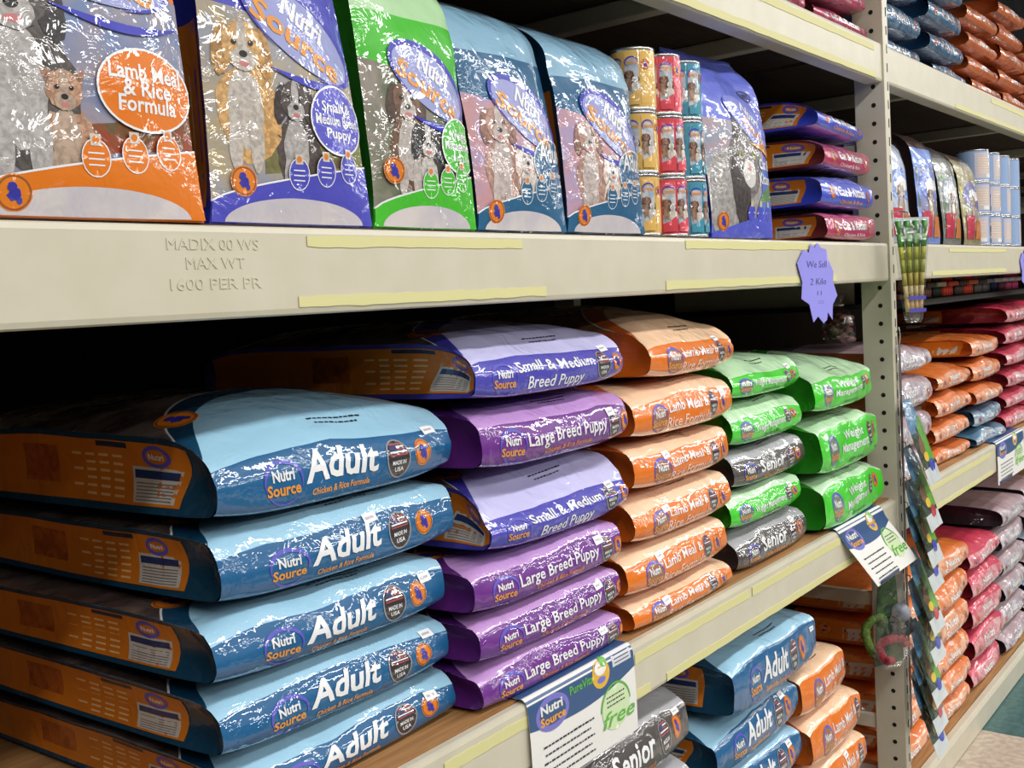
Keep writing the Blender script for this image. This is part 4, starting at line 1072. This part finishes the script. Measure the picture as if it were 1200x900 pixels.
for k, (x, W, H, sty, lb, ln, fl) in enumerate([
    (3.235, .21, .40, dict(top=(150, 160, 200), band=(190, 200, 222), side=(120, 130, 170), topz=.72, print=far_print((150, 176, 214), (216, 220, 228), (110, 140, 210))), 'upright white and blue dog food bag just right of the upright', .05, .12),
    (3.53, .20, .43, dict(top=(66, 46, 44), band=(120, 150, 226), side=(50, 36, 36), topz=.70, print=far_print((150, 150, 200), (110, 116, 70), (120, 140, 220))), 'upright blue bag with a dark brown top on the far middle shelf', .05, .15),
    (3.775, .20, .41, dict(top=(88, 84, 84), band=(120, 124, 118), side=(36, 30, 32), topz=.70, print=far_print((70, 110, 70), (190, 190, 190), (150, 160, 170))), 'upright green-grey bag beside the brown-topped one', .05, .14),
    (4.03, .22, .40, dict(top=(96, 76, 68), band=(150, 140, 100), side=(40, 32, 32), topz=.74, print=far_print((196, 190, 90), (150, 150, 170), (110, 110, 170))), 'upright yellow-green bag next to the column of small blue cans', .05, .14)]):
    standing_bag('standing_pet_food_bag', lb, 'dog food bag', 'upright bags on the far middle shelf', W, .09, H, (x, .020, MZ), 120+k, sty, lean=ln, flop=fl, far=True, amp=1.5)
lv4 = ['bottom', 'second', 'third', 'top']
for c, x in enumerate((4.27, 4.43, 4.59, 4.75)):
    for k in range(3):
        can('small blue can, %s of the %s column on the far shelf' % (lev[k], ('first', 'second', 'third', 'fourth')[c]), 'small blue cans on the far middle shelf', (150, 176, 216), (204, 196, 206), x, .075, MZ+k*.117, .6+.5*c+.3*k, r=.058, seed=40+c*3+k)
def plush(label, col1, col2, x, y, z, h, w):
    """a folded leash on its card: looped strap, strap keeper, header card"""
    root = thing('folded_leash', label, 'leash', (x, y, z), 0, 'leashes on the small board')
    m = MB()
    for q in (-.5, 0, .5):
        pts = [(q*w*.55-w*.16, 0, .004), (q*w*.55-w*.17, 0, h*.6), (q*w*.55-w*.08, 0, h*.96), (q*w*.55+w*.08, 0, h*.96), (q*w*.55+w*.17, 0, h*.6), (q*w*.55+w*.16, 0, .004)]
        V, F = tube_vf(catmull(pts, 4), w*.13, 8); m.add(V, F, noisy('webbing_%d_%d' % (col1[0], col1[2]), col1, tuple(int(v*.85) for v in col1), 120, rough=.7))
    m.build('strap', root, True)
    m = MB(); V, F = box_vf(-w*.62, w*.62, -w*.3, w*.3, h*.38, h*.55, .003); m.add(V, F, plain(col2, .5, name='card_band')); m.build('card_band', root)
cols = [((176, 120, 100), (90, 40, 30), 'tan'), ((60, 40, 36), (196, 190, 186), 'dark brown'), ((150, 100, 80), (90, 60, 50), 'brown'), ((44, 46, 36), (196, 190, 160), 'olive'), ((236, 70, 36), (220, 60, 30), 'bright orange-red'),
        ((90, 70, 64), (60, 50, 46), 'dull brown'), ((230, 74, 40), (226, 90, 60), 'orange-red'), ((120, 116, 112), (60, 58, 56), 'grey'), ((130, 126, 120), (150, 146, 140), 'pale grey'), ((40, 50, 110), (220, 220, 226), 'navy'),
        ((110, 40, 60), (226, 222, 226), 'maroon'), ((196, 60, 110), (214, 214, 220), 'pink'), ((214, 60, 120), (230, 200, 214), 'bright pink')]
xx = 3.60
for k, (a_, b_, nm) in enumerate(cols):
    w = .105 if k in (4, 6) else .085
    plush('%s folded leash, number %s from the upright on the dark hung board' % (nm, ('one', 'two', 'three', 'four', 'five', 'six', 'seven', 'eight', 'nine', 'ten', 'eleven', 'twelve', 'thirteen')[k]), a_, b_, xx, .135, 1.534, .098 if k else .06, w)
    xx += w*1.45
# clear bag of brown treats standing on the first far stack
root = thing('treat_bag', 'clear tied bag of brown dog treats on top of the stack behind the upright', 'treat bag', (3.235, .215, 1.416), 0)
m = MB(); rnd = random.Random(5)
for k in range(46):
    a_, b_ = rnd.uniform(0, 6.28), rnd.uniform(0, .038)
    V, F = tube_vf([(b_*math.cos(a_)-.018, b_*math.sin(a_), .012+.0017*k), (b_*math.cos(a_), b_*math.sin(a_)+.004, .014+.0017*k), (b_*math.cos(a_)+.018, b_*math.sin(a_)-.003, .012+.0017*k)], .008, 6)
    m.add(V, F, plain((120, 74, 54), .6, name='treat_biscuit'))
o = m.build('treats', root); o['kind'] = 'stuff'
m = MB(); prof = [(.0, .001), (.045, .002), (.058, .02), (.06, .06), (.048, .10), (.016, .118), (.014, .124), (.034, .155), (.030, .156), (.010, .126)]
n = 20; V = [(r*math.cos(2*math.pi*k/n)*(1+.08*math.sin(5*k)), r*.85*math.sin(2*math.pi*k/n), z) for r, z in prof for k in range(n)]
F = [(i*n+k, i*n+(k+1) % n, (i+1)*n+(k+1) % n, (i+1)*n+k) for i in range(len(prof)-1) for k in range(n)]
m.add(V, F, clear_film()); m.build('clear_wrap', root)
m = MB(); V, F = tube_vf([(.017*math.cos(t), .015*math.sin(t), .121) for t in np.linspace(0, 6.28, 14)], .003, 6); m.add(V, F, plain((200, 196, 190), .4, name='twist_tie')); m.build('twist_tie', root)

# ================================================================ paper signs
def card(name, label, cat, loc, pts3, prints, W, Hh, thick=.0008, group=None):
    """curved card: pts3 is a list of (dy, z) down the card; prints draws in metres, y down from the top is negative"""
    root = thing(name, label, cat, loc, 0, group)
    q = catmull(pts3, 10); S = np.concatenate([[0], np.cumsum(np.linalg.norm(np.diff(q, axis=0), axis=1))]); nu = 14
    us = np.linspace(0, W, nu); P = np.zeros((len(q), nu, 3)); P[:, :, 0] = us[None]; P[:, :, 1] = q[:, 0][:, None]; P[:, :, 2] = q[:, 1][:, None]
    return root, us, S, P
def hanging_sign(label, x0, W, z_top, drop, small=False, swing=0.0, yoff=-.0025, skew=0.0):
    pts = [(.05, z_top-.9*0+.0045), (.015, z_top+.0050), (.004, z_top+.0040), (yoff, z_top-.006), (yoff-.002, z_top-.03), (yoff-.004-swing*.4, z_top-drop*.5), (yoff-.004-swing, z_top-drop)]
    root, us, S, P = card('shelf_sign', label, 'sign', (0, 0, 0), pts, None, W, drop)
    P[:, :, 0] += x0
    if skew: P[:, :, 0] += (skew*np.clip((z_top-P[:, :, 2])/drop, 0, 1))
    sh = Sheet(us, S, P)
    if sh.N[-1].mean(0)[1] > 0: sh.N = -sh.N
    mb = MB(); F = sh.faces()
    v = P.reshape(-1, 3); f0 = F[0]; nrm = np.cross(v[f0[1]]-v[f0[0]], v[f0[2]]-v[f0[0]])
    if nrm@sh.N[0, 0] < 0: F = [f[::-1] for f in F]
    mb.add(v, F, PAPER); mb.add((P-sh.N*.0006).reshape(-1, 3), [f[::-1] for f in F], PAPER)
    pr = Printer(mb, sh, lambda x, y: x, lambda x, y: S[-1]+y*0-y, .012)      # y measured up from the lower edge
    T = S[-1]-.045; navy = plain((52, 84, 130), .35, name='navy_print')
    top = S[-1]
    low = [(W*t, T*.66-.10*T*math.sin(math.pi*t*.9)-0*t+.10*T*t*t) for t in np.linspace(0, 1, 14)]
    pr.p(low+[(W, top-.004), (0, top-.004)], navy, 1)
    blue = plain((120, 116, 196), .4, name='lilac_print'); gold = plain((232, 160, 60), .4, name='gold_print'); green = plain((96, 176, 60), .4, name='green_print')
    pr.put(ring2d(W*.20, T*.74, W*.13, T*.15, W*.03, 24), blue, 2)
    pr.t('Nutri', W*.10, W*.29, T*.75, T*.10, PAPER, 3, bold=.03); pr.t('Source', W*.09, W*.31, T*.64, T*.09, gold, 3, bold=.03)
    if not small: pr.t('PureVita', W*.36, W*.58, T*.80, T*.09, green, 3, bold=.02)
    pr.p(ell(W*.66, T*.84, W*.085, T*.15), plain((222, 176, 60), .4, name='amber_print'), 2); pr.p(ell(W*.66, T*.90, W*.055, T*.07), PAPER, 3); pr.p(ell(W*.70, T*.96, W*.03, T*.06, .5), green, 4); pr.p(ell(W*.66, T*.78, W*.04, T*.035), blue, 3)
    if not small:
        pr.p(rect(W*.78, W*.97, T*.84, T*1.0), plain((206, 208, 216), .4, name='pale_print'), 2)
        for k in range(3): pr.p(rect(W*.80, W*.95, T*(.87+.04*k), T*(.88+.04*k)), INK, 3)
    for k in range(5): dashes(pr, W*.10+.004*(k % 2), W*(.56-.03*(k % 2)), T*(.42-.085*k), T*.022, INK, 2, k)
    pr.p(ell(W*.78, T*.40, W*.14, T*.24), plain((206, 226, 180), .4, name='pale_green_print'), 2)
    pr.put(ring2d(W*.78, T*.42, W*.145, T*.25, W*.012, 24, a0=0, a1=3.14), green, 3)
    pr.t('free', W*.64, W*.97, T*.22, T*.17, green, 4, shear=.3, bold=.01)
    for k in range(3): dashes(pr, W*.69, W*.87, T*(.54-.05*k), T*.018, INK, 4, 7+k)
    mb.build('card', root)
    if small:
        m = MB(); V, F = box_vf(x0+skew+W*.05, x0+skew+W*.5, yoff-.004-swing-.002, yoff-.004-swing-.0008, z_top-drop+.002, z_top-drop+.012); m.add(V, F, plain((70, 78, 110), .4, name='holder_strip')); m.build('holder_strip', root)
    return root
hanging_sign('white and navy card hanging over the lower beam below the purple bags', 1.285, .315, .9815, .150)
hanging_sign('white and navy card hanging from the lower beam below the thick green bags', 2.60, .33, .9815, .170, small=True, swing=.045, skew=.14)
hanging_sign('small white and navy card on the far lower beam', 4.19, .42, .9815, .155, small=True)
# violet cut-paper ribbon on the middle beam
def ribbon(label, outline, lines, y=-.0032):
    root = thing('paper_ribbon', label, 'paper sign', (0, 0, 0))
    V2, F2 = poly(outline, .02); zt = max(p[1] for p in outline); x0 = min(p[0] for p in outline); W = max(p[0] for p in outline)-x0
    m = MB(); pm = plain((140, 136, 226), .55, name='violet_paper')
    yy = y-.010*((zt-V2[:, 1])/.19)**2-.002*np.sin((V2[:, 0]-x0)*22)
    A = np.stack([V2[:, 0], yy, V2[:, 1]], 1); n0 = np.cross(A[F2[0][1]]-A[F2[0][0]], A[F2[0][2]]-A[F2[0][0]])
    F = F2 if n0[1] < 0 else [f[::-1] for f in F2]
    m.add(A, F, pm); m.add(A+np.array([0, .0006, 0]), [f[::-1] for f in F], pm)
    for s_, a_, b_, z_, h_ in lines:
        V_, G = text(s_, x0+a_*W, x0+b_*W, z_, h_, bold=-.004, shear=.15, step=.02)
        Y = y-.010*((zt-V_[:, 1])/.19)**2-.002*np.sin((V_[:, 0]-x0)*22)-.0007
        m.add(np.stack([V_[:, 0], Y, V_[:, 1]], 1), G, plain((84, 80, 150), .6, name='pen_ink'))
    m.build('paper', root)
    return root
OUT = [(2.405, 1.655), (2.444, 1.687), (2.474, 1.679), (2.487, 1.701), (2.513, 1.691), (2.535, 1.704), (2.556, 1.692), (2.595, 1.688), (2.604, 1.665), (2.635, 1.633), (2.627, 1.608), (2.646, 1.573), (2.609, 1.551), (2.594, 1.514), (2.568, 1.534), (2.555, 1.516), (2.527, 1.509), (2.496, 1.527), (2.463, 1.514), (2.452, 1.557), (2.412, 1.572), (2.426, 1.611)]
ribbon('violet cut-paper ribbon with handwriting taped to the middle beam', OUT, [('We Sell', .22, .78, 1.644, .016), ('2 Kilo', .26, .72, 1.603, .015), ('11', .42, .56, 1.577, .010), (':::', .42, .60, 1.557, .010)])
ribbon('violet paper ribbon at the right edge on the far middle beam', [(a_-2.405+4.63, b_-.002) for a_, b_ in OUT], [('We Sell', .22, .78, 1.642, .016), ('2 Kilo', .26, .72, 1.601, .015)])

# ================================================================ things hung at the upright
vdir = np.array([.952, .306, 0]); pdir = np.array([.306, -.952, 0])
root = thing('clip_strip', 'long thin metal clip strip hanging down the upright, holding green and blue pouches', 'display strip', (3.088, -.014, 0))
m = MB(); V, F = box_vf(-.008, .008, -.001, .001, .30, 1.42, .0004); m.add(V, F, plain((120, 120, 118), .35, .8, name='steel_strip')); m.build('strip', root)
HOOKZ = [1.264, 1.13, 1.028, .957, .831, .744, .623, .542, .472]
m = MB()
for z in HOOKZ:
    V, F = tube_vf([(0, -.001, z+.012), (0, -.009, z+.010), (0, -.010, z-.002), (0, -.006, z-.006)], .0016, 6); m.add(V, F, plain((196, 196, 196), .2, .9, name='chrome'))
m.build('clips', root)
m = MB(); V, F = tube_vf([(0, 0, 1.415), (0, -.004, 1.45), (0, .0, 1.47), (0, .006, 1.455)], .002, 6); m.add(V, F, plain((196, 196, 196), .2, .9, name='chrome')); m.build('hook', root)
GREENP = film((96, 168, 44)); PIC = film((34, 40, 38), (76, 92, 74), 60); BLUEP = film((52, 96, 136), (104, 146, 172), 40)
def pouch(label, top, bot, seed):
    root = thing('treat_pouch', label, 'treat pouch', tuple(top), 0, 'green and blue treat pouches on the clip strip')
    top = np.array(top); bot = np.array(bot); ax = bot-top; Ln = np.linalg.norm(ax); ax /= Ln
    w = vdir*math.cos(.36)+pdir*math.sin(.36); w = w-ax*(w@ax); w /= np.linalg.norm(w); nn = np.cross(w, ax)
    if nn@np.array([-1, -.6, 0]) < 0: nn = -nn
    Wd = .100; cr = Crumple(seed, (20, 45, 80)); nu, ns = 12, 22; us = np.linspace(-1, 1, nu); ss = np.linspace(0, 1, ns)
    for side, nm in ((1, 'front_film'), (-1, 'back_film')):
        P = np.zeros((ns, nu, 3))
        for i, s_ in enumerate(ss):
            for j, u in enumerate(us):
                puff = .0075*(1-u*u)**.8*math.sin(math.pi*min(1, max(0, (s_-.06)/.9)))**.7
                P[i, j] = w*u*Wd/2*(.55+.45*min(1, s_/.25))+ax*s_*Ln+nn*side*(puff+.0003)
        P += nn*(.0018*cr(P.reshape(-1, 3)).reshape(ns, nu)*(1-np.abs(us)[None]**2))[:, :, None]
        sh = Sheet(us*Wd/2, ss*Ln, P)
        if sh.N.reshape(-1, 3).mean(0)@(nn*side) < 0: sh.N = -sh.N
        F = sh.faces(); v = P.reshape(-1, 3); f0 = F[len(F)//2]; n0 = np.cross(v[f0[1]]-v[f0[0]], v[f0[2]]-v[f0[0]])
        if n0@(nn*side) < 0: F = [f[::-1] for f in F]
        mats = []
        for i in range(ns-1):
            for j in range(nu-1):
                t = ss[i]; u = us[j]
                mats.append(BLUEP if t < .28-.1*u else GREENP if (u > -.1 and t < .75) else PIC if t < .80 else film((206, 212, 214)))
        m = MB(); m.add(v, F, mats)
        if side == 1:
            pr = Printer(m, sh, lambda x, y: x, lambda x, y: y, .012)
            pr.p(ell(.012, Ln*.80, .020, .018), film((52, 60, 170) if seed % 3 else (190, 40, 60)), 1)
            pr.p(ell(-.02, Ln*.55, .018, .028, .3, 18, .1, seed), film((120, 90, 60)), 1)
            pr.p(ell(-.012, Ln*.68, .016, .014, 0, 14), film((226, 190, 60)), 2)
        m.build(nm, root)
POUCH = [((3.046, 1.262), (3.096, 1.024)), ((3.055, 1.13), (3.205, .867)), ((3.007, 1.028), (3.124, .814)), ((3.0, .957), (3.13, .713)), ((3.025, .831), (3.079, .615)), ((2.979, .744), (3.028, .519)), ((3.019, .623), (3.081, .398)), ((2.922, .542), (2.946, .327)), ((2.915, .472), (2.853, .314))]
for k, ((xa, za), (xb, zb)) in enumerate(POUCH):
    pouch('green and blue treat pouch, %s on the clip strip%s' % (('topmost', 'second from top', 'third from top', 'fourth from top', 'fifth from top', 'fourth from bottom', 'third from bottom', 'second from bottom', 'lowest')[k], ''),
          (3.088, -.026, za), (3.088+.306*.075, -.026-.952*.075, za-.235), 200+k)
# clear packet of green and yellow chew sticks in front of the upright
root = thing('chew_stick_packet', 'clear hanging packet of green and yellow chew sticks in front of the upright', 'chew packet', (2.99+.005, -.085, 1.485), -.62)
rnd = random.Random(8); G3 = [(70, 130, 40), (120, 160, 50), (176, 170, 50), (196, 180, 110), (150, 150, 60)]
for i in range(11):
    t = (i-5)/5
    m = MB(); segs = 7
    for k in range(segs):
        z0, z1 = .03+.035*k, .03+.035*(k+1)
        c = [(206, 170, 110), (200, 180, 130), (176, 160, 70), (150, 156, 50), (170, 172, 54), (76, 140, 44), (56, 120, 40)][k]
        fx0 = t*(.018+.030*(z0/.28)); fx1 = t*(.018+.030*(z1/.28))
        yo = .006*((i % 3)-1)
        V, F = tube_vf([(fx0, yo, z0), (fx1, yo, z1)], .0062, 8); m.add(V, F, plain(c, .45, name='chew_stick'))
    o = m.build('chew_stick', root)
m = MB()
pf = [(.0, .024, .004), (.012, .027, .014), (.10, .038, .016), (.20, .050, .016), (.255, .058, .012), (.272, .060, .002), (.285, .060, .0015)]
n = 24; V = []
for z, a_, b_ in pf:
    for k in range(n):
        t = 2*math.pi*k/n; V.append((a_*math.copysign(abs(math.cos(t))**.7, math.cos(t)), b_*math.copysign(abs(math.sin(t))**.8, math.sin(t)), z))
F = [(i*n+k, i*n+(k+1) % n, (i+1)*n+(k+1) % n, (i+1)*n+k) for i in range(len(pf)-1) for k in range(n)]
m.add(V, F, clear_film()); m.build('clear_wrap', root)
for z in (.028, .062):
    m = MB(); V, F = box_vf(-.027, .027, -.0185, -.0178, z, z+.010); m.add(V, F, plain((80, 70, 170), .5, name='violet_print'), False); m.build('printed_band', root)
m = MB(); V, F = box_vf(-.058, .058, -.0008, .0008, .262, .284); m.add(V, F, plain((206, 212, 210), .5, name='header_card'), False); m.build('header_card', root)
m = MB(); V, F = tube_vf([(0, .001, .280), (.002, .012, .298), (.006, .05, .306), (.0150, .103, .303)], .002, 6); m.add(V, F, plain((196, 196, 196), .2, .9, name='chrome')); m.build('hang_loop', root)
# clear bag of dog toys behind the second sign
root = thing('toy_bag', 'clear hanging bag with red, green and black dog toys beneath the second sign', 'toy bag', (2.945, -.012, .525), -.5)
def coil(cx, cz, R, r, c, nm, y=0.0, turns=1.0, sq=1.0):
    m = MB(); V, F = tube_vf([(cx+R*math.cos(t), y+.006*math.sin(3*t), cz+R*sq*math.sin(t)) for t in np.linspace(0, 6.283*turns, 22)], r, 8); m.add(V, F, noisy('rope_%d_%d' % (c[0], c[1]), c, tuple(int(v*.6) for v in c), 150, rough=.7)); m.build(nm, root, True)
m = MB(); V, F = box_vf(-.055, .055, .010, .0115, .01, .26); V = [(x*(1-.45*z/.26), y, z) for x, y, z in V]; m.add(V, F, noisy('green_backing_card', (34, 56, 26), (70, 100, 44), 30, rough=.5), False); m.build('backing_card', root)
coil(.0, .055, .048, .013, (176, 30, 48), 'red_rope', -.006, .75, .7); coil(-.045, .10, .04, .012, (96, 128, 40), 'green_rope', .004, .8, 1.3); coil(.03, .12, .032, .012, (30, 28, 32), 'black_rope', -.008, 1.0, .8)
m = MB(); bm = bmesh.new(); bmesh.ops.create_icosphere(bm, subdivisions=3, radius=.026); V = [(v.co.x+.03, v.co.y-.01, v.co.z+.155) for v in bm.verts]; F = [tuple(v.index for v in f.verts) for f in bm.faces]; bm.free()
m.add(V, F, noisy('toy_ball', (150, 150, 160), (110, 116, 130), 30, rough=.4)); m.build('ball', root)
m = MB(); pf = [(.0, .03, .006), (.02, .066, .018), (.08, .078, .026), (.16, .062, .026), (.23, .040, .016), (.30, .030, .003), (.32, .030, .0015)]; V = []
for z, a_, b_ in pf:
    for k in range(n):
        t = 2*math.pi*k/n; V.append((a_*math.copysign(abs(math.cos(t))**.8, math.cos(t)), b_*math.copysign(abs(math.sin(t))**.8, math.sin(t)), z))
F = [(i*n+k, i*n+(k+1) % n, (i+1)*n+(k+1) % n, (i+1)*n+k) for i in range(len(pf)-1) for k in range(n)]
m.add(V, F, clear_film()); m.build('clear_wrap', root)
m = MB(); V, F = tube_vf([(0, 0, .318), (0, .008, .338), (.004, .025, .345), (.006, .04, .340)], .002, 6); m.add(V, F, plain((196, 196, 196), .2, .9, name='chrome')); m.build('hang_hook', root)
